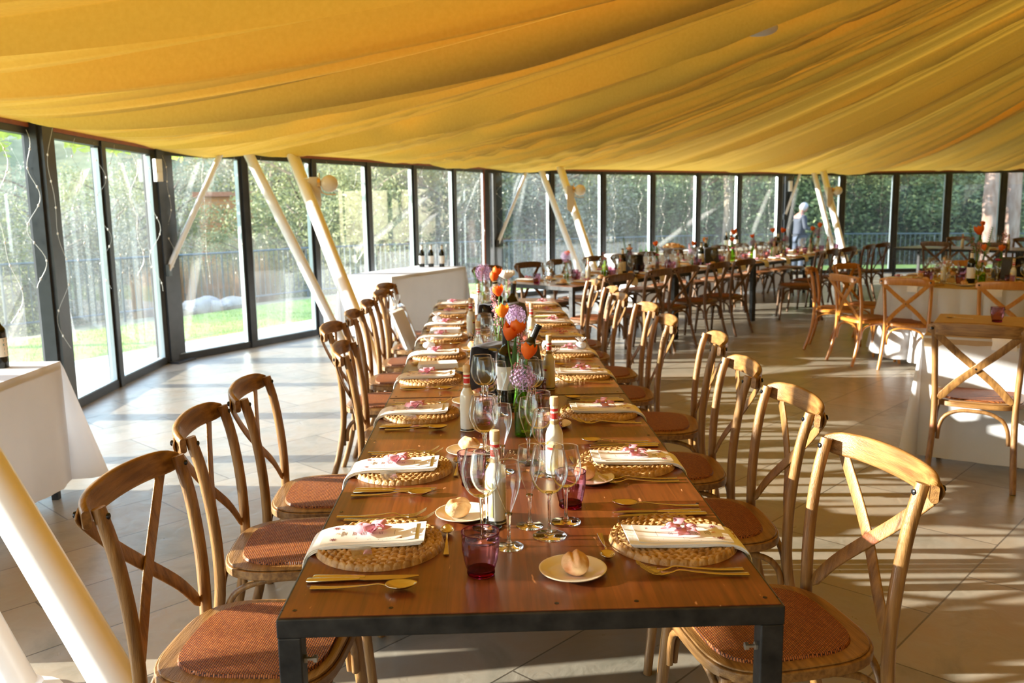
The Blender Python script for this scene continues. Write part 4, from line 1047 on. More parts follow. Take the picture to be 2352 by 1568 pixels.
def make_stem(name, cat, grp, bowl, stem, foot_r, h0, seg=32):
    """bowl profile from the bottom up, single-walled thin glass; stem and foot solid"""
    t = thing(name, '', cat, (0,0,0), 0, grp)
    bp = prof(bowl, 4); link('bowl', lathe_open(bp, seg), M['glass'], t, smooth=180)
    rim = bp[-1]; link('rim', MB().lathe([(rim[0]-.0006, rim[1]-.0006), (rim[0]+.0006, rim[1]-.0002), (rim[0]+.0005, rim[1]+.0008), (rim[0]-.0006, rim[1]+.0006), (rim[0]-.0006, rim[1]-.0006)], seg, cap=False), M['stem_glass'], t, smooth=180)
    link('stem', MB().lathe([(.0001, h0-.002), (.009, h0+.001), (.0055, h0-.008), (.0042, h0-.03), (.0036, .04), (.0042, .016), (.009, .0075), (.0001, .0072)][::-1], 14, cap=False), M['stem_glass'], t, smooth=180)
    link('foot', MB().lathe([(0, .0075), (.010, .0065), (foot_r*.55, .0035), (foot_r*.95, .0018), (foot_r, .0012), (foot_r*.98, .0002), (0, .0002)][::-1], seg, cap=False), M['stem_glass'], t, smooth=180)
    return t
def make_tumbler():
    t = thing('tumbler', '', 'tumbler', (0,0,0), 0, 'plum-coloured faceted tumblers')
    seg = 36; r = random.Random(9)
    pr = [(.0295, .012), (.0325, .020), (.036, .034), (.039, .052), (.0405, .070), (.0408, .088), (.0408, .096)]
    m_ = MB().lathe(pr, seg, cap=False, mod=lambda i, a: 1+.055*(abs(math.sin(a*4.5+(i*1.57)))-.6)*(1 if 0 < i < 5 else .15))
    link('wall', m_, M['purple'], t, smooth=8)
    link('base', MB().lathe([(0, .0005), (.028, .0005), (.0305, .004), (.0298, .013), (.02, .010), (0, .010)], 24, cap=False), M['purple_base'], t, smooth=60)
    link('rim', MB().lathe([(.0402, .0955), (.0415, .0957), (.0415, .0972), (.0402, .0972), (.0402, .0955)], seg, cap=False), M['purple_base'], t, smooth=180)
    return t
def make_plate():
    pr = [(0, .0035), (.045, .0035), (.052, .005), (.068, .0115), (.0715, .0130), (.0735, .0125), (.073, .0105), (.055, .003), (.046, .0008), (.044, .0), (.040, .002), (0, .002)]
    return tag(link('bread_plate', MB().lathe(pr, 48, cap=False), M['porcelain'], smooth=60), '', 'plate', 'small cream bread plates')
def make_roll():
    m_ = MB(); m_.ball((0, 0, .021), .030, 40, 28, (1.0, 1.22, .78)); V = []
    for p in m_.v:
        x, y, z = p; q = 1+.16*(vnoise(x*70+3, 2)+vnoise(y*60+z*50, 3)-1); c = .005*math.exp(-((x-.006-y*.4)/.004)**2)*(1 if z > .028 else 0)-.003*math.exp(-((x+.006-y*.4)/.005)**2)*(1 if z > .03 else 0); V.append((x*q*(1-.25*max(0, y/.04)), y*q, max(.0, z*q-c)))
    m_.v = V; return tag(link('bread_roll', m_, M['bread'], smooth=180), '', 'bread roll', 'crusty bread rolls')
def make_favor():
    t = thing('milky_bottle', '', 'bottle', (0,0,0), 0, 'milky white bottles with corks')
    link('body', MB().lathe(prof([(.0, .002), (.0268, .0015), (.0275, .008), (.0275, .06), (.0275, .122), (.0245, .142), (.0155, .160), (.0118, .175), (.0115, .205), (.0115, .222)], 3), 24, cap=False), M['milk'], t, smooth=60)
    link('base_glass', MB().lathe([(0, 0), (.0270, .0), (.0282, .004), (.0278, .010), (0, .010)], 24, cap=False), M['stem_glass'], t, smooth=60)
    link('cork', MB().lathe([(0, .222), (.0115, .222), (.0135, .225), (.0135, .246), (.0125, .250), (0, .251)], 20, cap=False), M['cork'], t, smooth=50)
    def band(z0, z1, m, nm, e=.0006): link(nm, MB().lathe([(.0117+e, z0), (.0119+e, z0), (.0119+e, z1), (.0117+e, z1)], 20, cap=False), m, t, smooth=60)
    band(.178, .222, M['white'], 'neck_label', .0002); band(.182, .200, M['red'], 'neck_label'); band(.206, .214, M['red'], 'neck_label'); band(.215, .222, M['label_multi'], 'neck_label')
    for tx, z in (('LA S', .1945), ('DEL', .1870)):
        vs, fs = text_mesh(tx, .0072); m_ = MB(); V = []
        for x, y, zz in vs: a = x/.0127; V.append((.0128*math.sin(a), -.0128*math.cos(a), z+y))
        m_.add(V, fs); link('lettering', m_, M['white'], t, smooth=0)
    link('body_label', MB().lathe([(.0279, .020), (.0281, .020), (.0281, .115), (.0279, .115)], 24, cap=False), M['milk'], t, smooth=60)
    m_ = MB(); 
    for a0, a1, z0, z1 in ((2.6, 4.0, .02, .115),):
        m_.grid(10, 3, lambda u, v: (.0285*math.cos(a0+(a1-a0)*u), .0285*math.sin(a0+(a1-a0)*u), z0+(z1-z0)*v))
    link('picture_label', m_, M['label_multi'], t, smooth=180)
    m_ = MB(); m_.grid(8, 2, lambda u, v: (.0289*math.cos(2.75+.7*u), .0289*math.sin(2.75+.7*u), .088+.008*v)); link('red_print', m_, M['red'], t, smooth=180)
    m_ = MB()
    for k in range(5): m_.tube([(.0128*math.cos(a*PI/8), .0128*math.sin(a*PI/8), .164+k*.0026+.001*math.sin(a)) for a in range(16)], .0016, 5, closed=True)
    m_.tube(bez([(.012, -.006, .168), (.02, -.014, .172), (.026, -.010, .162), (.018, -.012, .158), (.030, -.016, .152)], 3), .0013, 5); link('twine', m_, M['twine'], t)
    m_ = MB(); r = random.Random(3)
    for k in range(14):
        a = r.uniform(-.5, .5); e = Vector((.030+.028*r.random(), -.010+.02*a, .170+.022*r.random())); m_.tube([(.011, -.008, .168), ((.011+e.x)/2, (e.y-.008)/2, .172), tuple(e)], .0006, 4); m_.ball(e, .0016, 5, 4)
    link('dried_sprig', m_, M['dried'], t); return t
def make_wine(label_mat=None):
    t = thing('wine_bottle', '', 'bottle', (0,0,0), 0, 'dark wine bottles')
    link('body', MB().lathe(prof([(.0, .004), (.034, .002), (.0375, .010), (.0375, .10), (.0375, .185), (.032, .208), (.018, .228), (.0145, .25), (.0140, .285), (.0155, .287), (.0155, .298), (.0, .299)], 3), 28, cap=False), M['wine_glass_dark'], t, smooth=60)
    link('capsule', MB().lathe([(.0150, .240), (.0153, .242), (.0149, .284), (.0163, .286), (.0163, .3005), (0, .3015)], 24, cap=False), M['foil'], t, smooth=50)
    link('label', MB().lathe([(.0378, .055), (.0381, .055), (.0381, .150), (.0378, .150)], 28, cap=False), M['white'], t, smooth=60)
    return t
def make_wine_open():
    t = thing('wine_bottle', '', 'bottle', (0,0,0), 0, 'cream-capped wine bottles')
    link('body', MB().lathe(prof([(.0, .004), (.034, .002), (.0375, .010), (.0375, .10), (.0375, .185), (.032, .208), (.018, .228), (.0145, .25), (.0140, .285), (.0155, .287), (.0155, .298), (.0, .299)], 3), 28, cap=False), M['wine_glass_dark'], t, smooth=60)
    link('capsule', MB().lathe([(.0152, .236), (.0155, .238), (.0150, .300), (.0, .301)], 24, cap=False), M['label_cream'], t, smooth=50)
    link('label', MB().lathe([(.0378, .045), (.0381, .045), (.0381, .150), (.0378, .150)], 28, cap=False), M['white'], t, smooth=60)
    return t
P_mat = Proto(make_placemat()); P_mats = Proto(make_placemat_small()); P_nap = Proto(make_napkin()); P_nap2 = Proto(make_napkin(False))
P_fork = Proto(make_fork()); P_spoon = Proto(make_spoon()); P_des = Proto(make_spoon(.168, 'dessert_spoon', 'small dessert spoons')); P_knife = Proto(make_knife())
P_big = Proto(make_stem('wine_glass', 'wine glass', 'wine glasses', [(.0008, .108), (.020, .111), (.036, .128), (.0445, .152), (.0450, .172), (.0405, .200), (.0355, .222)], 0, .041, .108))
P_sml = Proto(make_stem('wine_glass', 'wine glass', 'wine glasses', [(.0008, .092), (.018, .095), (.031, .110), (.0385, .132), (.0385, .152), (.0345, .178), (.0310, .195)], 0, .037, .092))
P_flu = Proto(make_stem('champagne_flute', 'champagne flute', 'champagne flutes', [(.0008, .078), (.006, .084), (.014, .105), (.0245, .135), (.0295, .160), (.0285, .182), (.0245, .205)], 0, .034, .080))
P_tum = Proto(make_tumbler()); P_pl = Proto(make_plate()); P_roll = Proto(make_roll()); P_fav = Proto(make_favor()); P_wine = Proto(make_wine()); P_winec = Proto(make_wine_open())
jr = random.Random(17)
def J(a): return jr.uniform(-a, a)
def setting(origin, rot, where, items, full=True, over=None):
    o = Vector(origin); c, s = math.cos(rot), math.sin(rot); over = over or {}
    def W(x, y, z=TZ+.0005): return (o.x+c*x-s*y, o.y+s*x+c*y, z)
    def lab(p): return '%s, %s' % (p, where)
    if 'm' in items: (P_mat if full else P_mats).put(lab('round straw placemat'), W(J(.008), .157+J(.006)), rot+J(.3))
    if 'n' in items: (P_nap if full else P_nap2).put(lab('white napkin with pink bow'), W(J(.01)-.005, .008, TZ+.0005), rot+J(.03), None if full else 'folded napkins with menu cards')
    if 'c' in items:
        P_knife.put(lab('table knife, inner'), W(.178+J(.004), .035+J(.01)), rot+J(.04)); P_knife.put(lab('table knife, outer'), W(.199+J(.004), .030+J(.01)), rot+J(.04))
        P_spoon.put(lab('steel soup spoon'), W(.232+J(.005), .042+J(.01), TZ+.001), rot+J(.06)-.04, None, 1.1)
        P_fork.put(lab('steel fork, inner'), W(-.170+J(.004), .040+J(.01), TZ+.001), rot+J(.03)-.05, None, 1.08); P_fork.put(lab('steel fork, outer'), W(-.195+J(.004), .035+J(.01), TZ+.001), rot+J(.03)-.05, None, 1.08)
    if 'd' in items: P_des.put(lab('dessert spoon'), W(.065+J(.01), .322+J(.005), TZ+.001), rot+PI/2+J(.06))
    pos = {'t': (.175, .393), 'b': (-.02, .402), 's': (-.092, .412), 'f': (.03, .463), 'p': (-.192, .346)}; pos.update(over)
    for k, P, nm in (('t', P_tum, 'plum tumbler'), ('b', P_big, 'large wine glass'), ('s', P_sml, 'small wine glass'), ('f', P_flu, 'champagne flute')):
        if k in items: x, y = pos[k]; q = .006 if k not in over else 0; P.put(lab(nm), W(x+J(q), y+J(q)), J(3))
    if 'p' in items:
        x, y = pos['p']; x += J(.01); y += J(.01); P_pl.put(lab('cream bread plate'), W(x, y), 0); P_roll.put(lab('bread roll'), W(x+J(.012), y+J(.012), TZ+.0045), J(3))
LY = [.36, .95, 1.67, 2.36, 2.99, 3.62, 4.18, 4.81, 5.42]; RY = [.335, .974, 1.647, 2.389, 2.982, 3.56, 4.21, 4.75, 5.33]
for i, y in enumerate(LY):
    it = 'mncdtbsfp'; wh = '%s from the open end, window side of main table' % ORD[i]
    ov = {0: {'b': (-.02, .40), 's': (-.10, .412), 'f': (.026, .463)}, 1: {'t': (.155, .37)}}.get(i, {})
    setting((-.5, y), -PI/2, wh, it, True, ov)
for i, y in enumerate(RY):
    wh = '%s from the open end, aisle side of main table' % ORD[i]
    ov = {0: {'t': (.262, .368), 'b': (.06, .438), 's': (.15, .39), 'f': (.13, .482), 'p': (-.16, .398)}, 1: {'b': (.03, .425), 'p': (-.15, .298), 't': (.20, .38)}}.get(i, {'s': (.06, .40), 'b': (-.03, .425), 'f': (.11, .46)})
    setting((.5, y), PI/2, wh, 'mncdtbsfp', True, ov)
# milky bottles down the main table
for i, (x, y, a, wh) in enumerate(((-.065, .50, .4, 'beside the first flutes'), (-.155, 1.42, 3.5, 'just before the green vase, window side'), (.112, .872, 1.0, 'aisle side, behind the second plum tumbler'),
        (.185, 2.10, .8, 'aisle side, by the first bottle bucket'), (-.125, 2.60, 3.0, 'window side, behind the first bucket'), (.175, 3.36, 1.2, 'aisle side, before the second bucket'), (-.18, 3.72, 2.4, 'window side, by the second bucket'), (-.14, 4.7, 3, 'window side, by the clustered flowers'), (.13, 4.9, 1, 'aisle side, by the clustered flowers'))):
    P_fav.put('milky white corked bottle on the main table, %s' % wh, (x, y, TZ+.0005), a, None, .945)

# ------------------------------------------------------------------ flowers in vases
def make_vase(kind):
    t = thing('bottle_vase', '', 'vase', (0,0,0), 0, 'small glass vases')
    m = {'g': M['green'], 'c': M['clear_vase'], 'p': M['purple']}[kind]
    pr = {'g': [(.034, .004), (.036, .02), (.036, .10), (.032, .125), (.016, .15), (.013, .17), (.0155, .185)], 'c': [(.024, .004), (.026, .02), (.026, .09), (.020, .11), (.013, .13), (.015, .155)], 'p': [(.022, .004), (.024, .02), (.023, .08), (.020, .12), (.017, .14)]}[kind]
    link('glass', lathe_open(prof(pr, 3), 28), m, t, smooth=180)
    link('base', MB().lathe([(0, 0), (pr[0][0], 0), (pr[0][0]+.002, .005), (0, .007)], 28, cap=False), m, t, smooth=60)
    link('water', MB().lathe([(0, .008), (pr[1][0]-.002, .01), (pr[2][0]-.002, .075), (0, .075)], 24, cap=False), M['water'], t, smooth=60)
    return t
def petal_mesh(m_, R, Hh, n, open_, seed, phase=0, wdt=1.15):
    for k in range(n):
        a0 = 2*PI*k/n+phase
        def fn(u, v):
            q = v; ww = wdt*math.sin(PI*min(1, .12+.88*q))**.7*(1-.15*q) if q < 1 else .05
            a = a0+(u-.5)*ww*2*PI/n*1.0
            rr = R*(math.sin(PI*min(.5+open_, .08+.62*q))) + open_*.012*q*q
            rr *= 1+.05*math.cos((u-.5)*5)
            z = Hh*(q - .10*abs(u-.5)*2*q)
            return (rr*math.cos(a), rr*math.sin(a), z)
        m_.grid(7, 9, fn)
def stem_mesh(top, r0=.0028, bend=.01, seed=0):
    top = Vector(top); return MB().tube(bez([(0, 0, .01), (top.x*.25+bend, top.y*.25, top.z*.4), (top.x*.7, top.y*.7+bend*.3, top.z*.75), tuple(top)], 4), r0, 7)
def make_tulip(m, seed=0, opened=.10, top=(.02, -.01, .25), s_=1.0):
    t = thing('tulip', '', 'flower', (0,0,0), 0, 'orange tulips'); link('stem', stem_mesh(top), M['stemgreen'], t)
    m_ = MB(); petal_mesh(m_, .030*s_, .058*s_, 3, opened, seed); petal_mesh(m_, .027*s_, .054*s_, 3, opened*.8, seed, PI/3)
    tl = random.Random(seed); m_.xf(Matrix.Translation(Vector(top)-Vector((0, 0, .006))) @ Matrix.Rotation(tl.uniform(-.3, .3), 4, 'X') @ Matrix.Rotation(tl.uniform(-.3, .3), 4, 'Y'))
    link('blossom', m_, m, t, smooth=180)
    m_ = MB(); d = tl.uniform(0, 6.3)
    P = bez([(0, 0, .08), (.012*math.cos(d), .012*math.sin(d), top[2]*.6), (.03*math.cos(d), .03*math.sin(d), top[2]*.98)], 5); n_ = len(P)
    m_.sweep(P, lambda i: rrect(.002+.020*math.sin(PI*min(1, i/(n_-1)))**.8, .0009, 2, .3), ups=[(math.cos(d), math.sin(d), .2)]*n_); link('leaf', m_, M['leafgreen'], t, smooth=60); return t
def make_allium(top=(-.01, -.02, .20), R=.047, n=190, m=None, seed=1):
    t = thing('allium', '', 'flower', (0,0,0), 0, 'purple allium globes'); link('stem', stem_mesh(top, .003), M['stemgreen'], t)
    r = random.Random(seed); m_ = MB(); T = Vector(top)
    for k in range(n):
        z = 1-2*(k+.5)/n; a = k*2.39996; q = math.sqrt(1-z*z); d = Vector((q*math.cos(a), q*math.sin(a), z)); c = T+d*R*r.uniform(.8, 1.05)
        x = d.cross(Vector((.3, .2, 1))).normalized(); y = d.cross(x)
        for j in range(6):
            b = j*PI/3+k; e = x*math.cos(b)+y*math.sin(b); s_ = x*math.cos(b+PI/2)+y*math.sin(b+PI/2); b0 = len(m_.v)
            m_.v += [tuple(c-s_*.0009), tuple(c+s_*.0009), tuple(c+e*.0085+d*.0025)]; m_.f.append((b0, b0+1, b0+2))
        if k % 3 == 0: m_.tube([T, c], .0005, 3)
    link('flower_head', m_, m or M['lilac'], t, smooth=0); return t
def make_sprig(top=(.03, 0, .25), seed=2):
    t = thing('pink_heather', '', 'flower', (0,0,0), 0, 'pink heather sprigs'); link('stem', stem_mesh(top, .0018, .015), M['stemgreen'], t)
    r = random.Random(seed); m_ = MB(); P = bez([(top[0]*.4, top[1]*.4, top[2]*.5), (top[0]*.8, top[1]*.8, top[2]*.8), top], 6)
    for p in P[4:]:
        for k in range(9):
            e = p+Vector((r.gauss(0, .007), r.gauss(0, .007), r.gauss(.002, .006))); m_.ball(e, r.uniform(.0018, .0036), 5, 4)
    link('buds', m_, M['pinkbud'], t).name = 'bud_spray'; return t
def make_ball(m, name, grp, top=(.0, .0, .19), R=.022, seed=0):
    t = thing(name, '', 'flower', (0,0,0), 0, grp); link('stem', stem_mesh(top, .0024), M['stemgreen'], t); m_ = MB()
    for q, (rr, oo) in enumerate(((R*.45, 0), (R*.7, .04), (R, .10), (R*1.15, .16))): petal_mesh(m_, rr, R*1.2-q*.0012, 5+q, oo, seed, q*.7, 1.5)
    m_.xf(Matrix.Translation(Vector(top)-Vector((0, 0, .006)))); link('blossom', m_, m, t, smooth=180); return t
def make_fern():
    t = thing('green_frond', '', 'flower', (0,0,0), 0, 'green fronds'); top = (-.05, .0, .30); link('stem', stem_mesh(top, .0018, .01), M['stemgreen'], t); m_ = MB()
    P = bez([(-.012, 0, .14), (-.03, 0, .22), top], 7)
    for i, p in enumerate(P):
        for s in (-1, 1):
            ln = .030*math.sin(PI*(.15+.8*i/len(P))); b0 = len(m_.v); m_.v += [(p.x-.002, p.y, p.z), (p.x+.002, p.y, p.z+.006), (p.x+s*ln, p.y+.004, p.z+ln*.6)]; m_.f.append((b0, b0+1, b0+2))
    link('leaflets', m_, M['leafgreen'], t, smooth=0).name = 'leaflet'; return t
P_vg = Proto(make_vase('g')); P_vc = Proto(make_vase('c')); P_vp = Proto(make_vase('p'))
P_tu = [Proto(make_tulip(M['orange'], 1, .17, (.012, -.01, .262))), Proto(make_tulip(M['orange'], 2, .06, (-.022, .01, .24))), Proto(make_tulip(M['amber'], 3, .20, (-.015, .0, .27), 1.15))]
P_al = Proto(make_allium()); P_hd = Proto(make_sprig()); P_mg = Proto(make_ball(M['magenta'], 'ranunculus', 'magenta ranunculus')); P_pp = Proto(make_ball(M['palepink'], 'ranunculus', 'pale pink ranunculus'))
P_pe = Proto(make_ball(M['peach'], 'poppy', 'peach poppies', (0, 0, .23), .03)); P_wf = Proto(make_ball(M['whiteflower'], 'white_bloom', 'white blooms', (0, 0, .25), .052)); P_fn = Proto(make_fern())
def arrangement(x, y, z, where, spec, vase='g'):
    {'g': P_vg, 'c': P_vc, 'p': P_vp}[vase].put('%s vase %s' % ({'g': 'green glass', 'c': 'clear glass', 'p': 'plum glass'}[vase], where), (x, y, z), 0)
    cnt = {}
    nm = {'t': 'orange tulip', 'u': 'leaning orange tulip', 'a': 'open amber tulip', 'l': 'purple allium globe', 'h': 'pink heather sprig', 'm': 'magenta ranunculus', 'k': 'pale pink ranunculus', 'o': 'peach poppy', 'w': 'white bloom', 'f': 'green frond'}
    ps = {'t': P_tu[0], 'u': P_tu[1], 'a': P_tu[2], 'l': P_al, 'h': P_hd, 'm': P_mg, 'k': P_pp, 'o': P_pe, 'w': P_wf, 'f': P_fn}
    for q, (k, sc, rt) in enumerate(spec):
        cnt[k] = cnt.get(k, 0)+1; pre = ('' if cnt[k] == 1 else 'second ' if cnt[k] == 2 else 'third ')
        ps[k].put('%s%s in the vase %s' % (pre, nm[k], where), (x+.004*math.cos(q*2), y+.004*math.sin(q*2), z+.008), rt, None, (sc*(.9 if sc > 1 else 1), sc*(.9 if sc > 1 else 1), sc))
arrangement(.045, 1.335, TZ, 'before the first bucket', [('l', 1.0, 0), ('t', 1.02, 0), ('h', .95, 2.6), ('h', .8, .4)], 'g')
arrangement(.02, 1.70, TZ, 'at the foot of the first bucket', [('u', 1.16, .3), ('t', 1.12, .2), ('h', 1.25, 0)], 'c')
arrangement(.0, 2.42, TZ, 'between the two buckets, window side', [('a', 1.02, .5), ('h', 1.3, 3.2)], 'c')
arrangement(.07, 2.72, TZ, 'between the two buckets, aisle side', [('l', 1.2, 0)], 'g')
arrangement(-.02, 3.22, TZ, 'right before the second bucket', [('t', 1.12, 1.8), ('h', 1.15, 4)], 'c')
arrangement(-.03, 4.45, TZ, 'behind the second bucket, tulips', [('t', 1.18, 0), ('u', 1.15, 2.0), ('l', 1.0, 2)], 'g')
arrangement(.06, 4.62, TZ, 'behind the second bucket, white bloom', [('w', 1.1, 0), ('h', 1.0, 1)], 'c')
arrangement(-.12, 5.0, TZ, 'near the end of the main table', [('l', 1.45, 1), ('f', 1.0, 0), ('h', 1.3, 5)], 'g')

# bottle buckets with grey napkins
def bucket(x, y, z, where, rz=0, open_=False):
    t = thing('bottle_bucket', 'steel bottle bucket %s' % where, 'bucket', (x, y, z), rz, 'steel bottle buckets')
    link('body', MB().lathe([(0, .006), (.068, .006), (.071, .010), (.082, .10), (.092, .188), (.096, .192), (.094, .196), (.089, .190), (.078, .10), (.066, .014), (0, .012)], 40, cap=False), M['bucket'], t, smooth=50)
    tr = MB(); tr.prism(rrect(.24, .20, 5, .3), .0, .003); tr.sweep([(a, b, .006) for a, b in rrect(.24, .20, 5, .3)], lambda i: rrect(.006, .008, 2, .3), closed=True); link('tray', tr, M['bucket'], t, smooth=30)
    m_ = MB()
    def cl(u, v):
        s = (u-.5)*2; px = .135*s; a = abs(s)
        zz = .206-.0*a if a < .55 else .206-(a-.55)/.45*(.185)
        px = (.104*s/.55 if a < .55 else (1 if s > 0 else -1)*(.104+.022*(a-.55)/.45))
        yy = (v-.5)*.185+.010*math.sin(u*9)
        return (px, -.045+yy*(1+.1*a), zz+.010*math.cos(s*2.2)*(1 if a < .55 else .4)+.003*math.sin(u*25+v*4))
    m_.grid(40, 10, cl); n_ = link('napkin', m_, M['grey_cloth'], smooth=180, loc=(x, y, z), rotz=rz); solid(n_, .004, 1); tag(n_, 'grey napkin draped over the bottle bucket %s' % where, 'napkin', 'grey napkins on the buckets')
bucket(.015, 2.02, TZ, 'halfway down the main table', -.62)
bucket(.03, 3.62, TZ, 'farther down the main table', -.55)
P_wine.put('dark wine bottle standing before the first bucket on the main table', (-.005, 1.86, TZ+.001), .5)
P_wine.put('dark wine bottle leaning out of the first bucket on the main table', (.012, 2.03, TZ+.018), (-.08, .44, 0))
P_winec.put('wine bottle with pale capsule standing in the second bucket', (.0, 3.62, TZ+.045), (.0, -.1, 0))
P_wine.put('dark wine bottle leaning in the second bucket', (.05, 3.62, TZ+.03), (.0, .22, 1))
# folded extra napkins, wrapped cookies and a bagged box
for lab, x, y, a in (('folded spare napkin between the third and fourth window-side places', -.33, 2.68, .1), ('folded spare napkin between the sixth window-side places', -.35, 3.92, .0), ('folded spare napkin between the fourth and fifth aisle-side places', .33, 3.28, 0), ('folded spare napkin between the seventh aisle-side places', .31, 4.46, .1)):
    m_ = MB()
    for k in range(4): m_.prism(rrect(.20-.004*k, .105-.003*k, 4, .15), .001+k*.006, .0062+k*.006, Matrix.Translation((.001*k, .002*k, 0)) @ Matrix.Rotation(.01*k, 4, 'Z'))
    tag(link('folded_napkin', m_, M['napkin'], smooth=30, loc=(x, y, TZ), rotz=a), lab, 'napkin', 'spare folded napkins')
def pouch(lab, x, y, z, m, a):
    t = thing('gift_pouch', lab, 'pouch', (x, y, z), a, 'small tied gift pouches')
    m_ = MB().ball((0, 0, .018), .028, 16, 10, (1.2, 1, .7)); m_.v = [(p[0]*(1+.1*math.sin(p[1]*200)), p[1], max(0, p[2])) for p in m_.v]; link('bag', m_, m, t, smooth=180)
    m_ = MB()
    for k in range(7):
        b = k*2*PI/7; m_.grid(3, 4, lambda u, v: (.004*math.cos(b)+(.026*v)*math.cos(b+(u-.5)*.7), .004*math.sin(b)+(.026*v)*math.sin(b+(u-.5)*.7), .036+.022*v))
    link('ruffle', m_, M['cloth'], t, smooth=180)
    link('tie', MB().lathe([(.005, .033), (.008, .036), (.005, .039)], 10), M['twine'], t)
pouch('white tied pouch on the fourth window-side napkin of the main table', -.40, 3.10, TZ+.028, M['cloth'], 0)
pouch('white tied pouch on the sixth window-side napkin of the main table', -.42, 4.24, TZ+.028, M['cloth'], 1)
pouch('white tied pouch on the fourth aisle-side napkin of the main table', .42, 3.0, TZ+.028, M['cloth'], 2)
t = thing('gift_box', 'white box in clear film leaning in the chair by the thick pole', 'gift box', (-.72, 5.02, .49), .35)
link('box', MB().box((0, 0, .15), (.09, .10, .30), Matrix.Rotation(-.35, 3, 'Y')), M['card'], t, smooth=0)
m_ = MB().box((0, 0, .16), (.115, .125, .34), Matrix.Rotation(-.35, 3, 'Y')); link('film', m_, M['cello'], t, smooth=0)
m_ = MB(); 
for k in range(9): a = k*.7; m_.tube([(-.055, 0, .32), (-.07+.05*math.cos(a), .05*math.sin(a), .40+.01*(k % 3))], .006, 5)
link('ruffle', m_, M['cello'], t)

# serving tables
P_wb = P_wine
def labelled_bottle():
    t = thing('wine_bottle', 'dark red wine bottle with a pale lettered label on the serving table', 'bottle', (-2.62, 2.95, .757), 2.2, 'wine bottles on the serving tables')
    link('body', MB().lathe(prof([(.0, .004), (.034, .002), (.0375, .010), (.0375, .10), (.0375, .185), (.032, .208), (.018, .228), (.0145, .25), (.0140, .285), (.0155, .287), (.0155, .298), (.0, .299)], 3), 32, cap=False), M['wine_glass_dark'], t, smooth=60)
    link('capsule', MB().lathe([(.0152, .232), (.0155, .234), (.0150, .300), (.0, .301)], 24, cap=False), M['label_cream'], t, smooth=50)
    lb = link('label', MB().lathe([(.0378, .060), (.0381, .060), (.0381, .158), (.0378, .158)], 32, cap=False), M['label_cream'], t, smooth=60)
    for col_, word in enumerate(('YKII', 'TVIT', 'YILT', 'KTYI', 'TIVY')):
        for k, ch in enumerate(word):
            vs, fs = text_mesh(ch, .021); m_ = MB(); V = []
            for x, y, z in vs: a = (x+(col_-2)*.021)/.0384; V.append((.0384*math.sin(a), -.0384*math.cos(a), .145-k*.023+y))
            m_.add(V, fs); link('lettering', m_, M['teal'], lb, smooth=0)
labelled_bottle()
for i, q in enumerate((.0, .125, .27)):
    bp_ = Vector((-.96, 10.36))+Vector((.97, -.22))*q*1.05; P_winec.put('dark wine bottle with pale capsule, %s of three on the white bar table' % ORD[i], (bp_.x, bp_.y, .757), i)
# T2 side: buffet with bread basket and three bottles
bu = Matrix.Translation((2.3, 12.1, 0)) @ Matrix.Rotation(math.radians(32), 4, 'Z')
def B(x, y, z=.757): return tuple(bu @ Vector((x, y, z)))
t = thing('bread_basket', 'round grey basket heaped with bread rolls on the buffet cloth', 'basket', B(1.15, .4)); link('bowl', MB().lathe([(0, .01), (.14, .01), (.22, .07), (.235, .075), (.225, .06), (.14, 0), (0, 0)], 32, cap=False), mat('grey_felt', (.22, .20, .22), (.3, .28, .3), rough=.9), t)
rr = random.Random(3); q = 0
for k in range(16):
    a = k*2.4; d = .045*math.sqrt(k)
    P_roll.put('bread roll %s the grey basket' % ('on top of the heap in' if k < 6 else 'in the outer ring of'), (*[c1+c2 for c1, c2 in zip(B(1.15, .4)[:2], (d*math.cos(a), d*math.sin(a)))], .757+.05+.03*(1-d/.2)+(.02 if k < 6 else 0)), a, 'bread rolls in the grey basket', 1.3)
for k in range(3): P_winec.put('dark wine bottle, %s of three standing on the buffet cloth' % ORD[k], B(2.55+.13*k, .5), k, None)
for k in range(6):
    P_vc.put('clear glass carafe, %s along the buffet cloth' % ORD[k], B(.3+.12*k if k < 4 else 1.7+.14*k, .25), 0, 'clear carafes on the buffet')

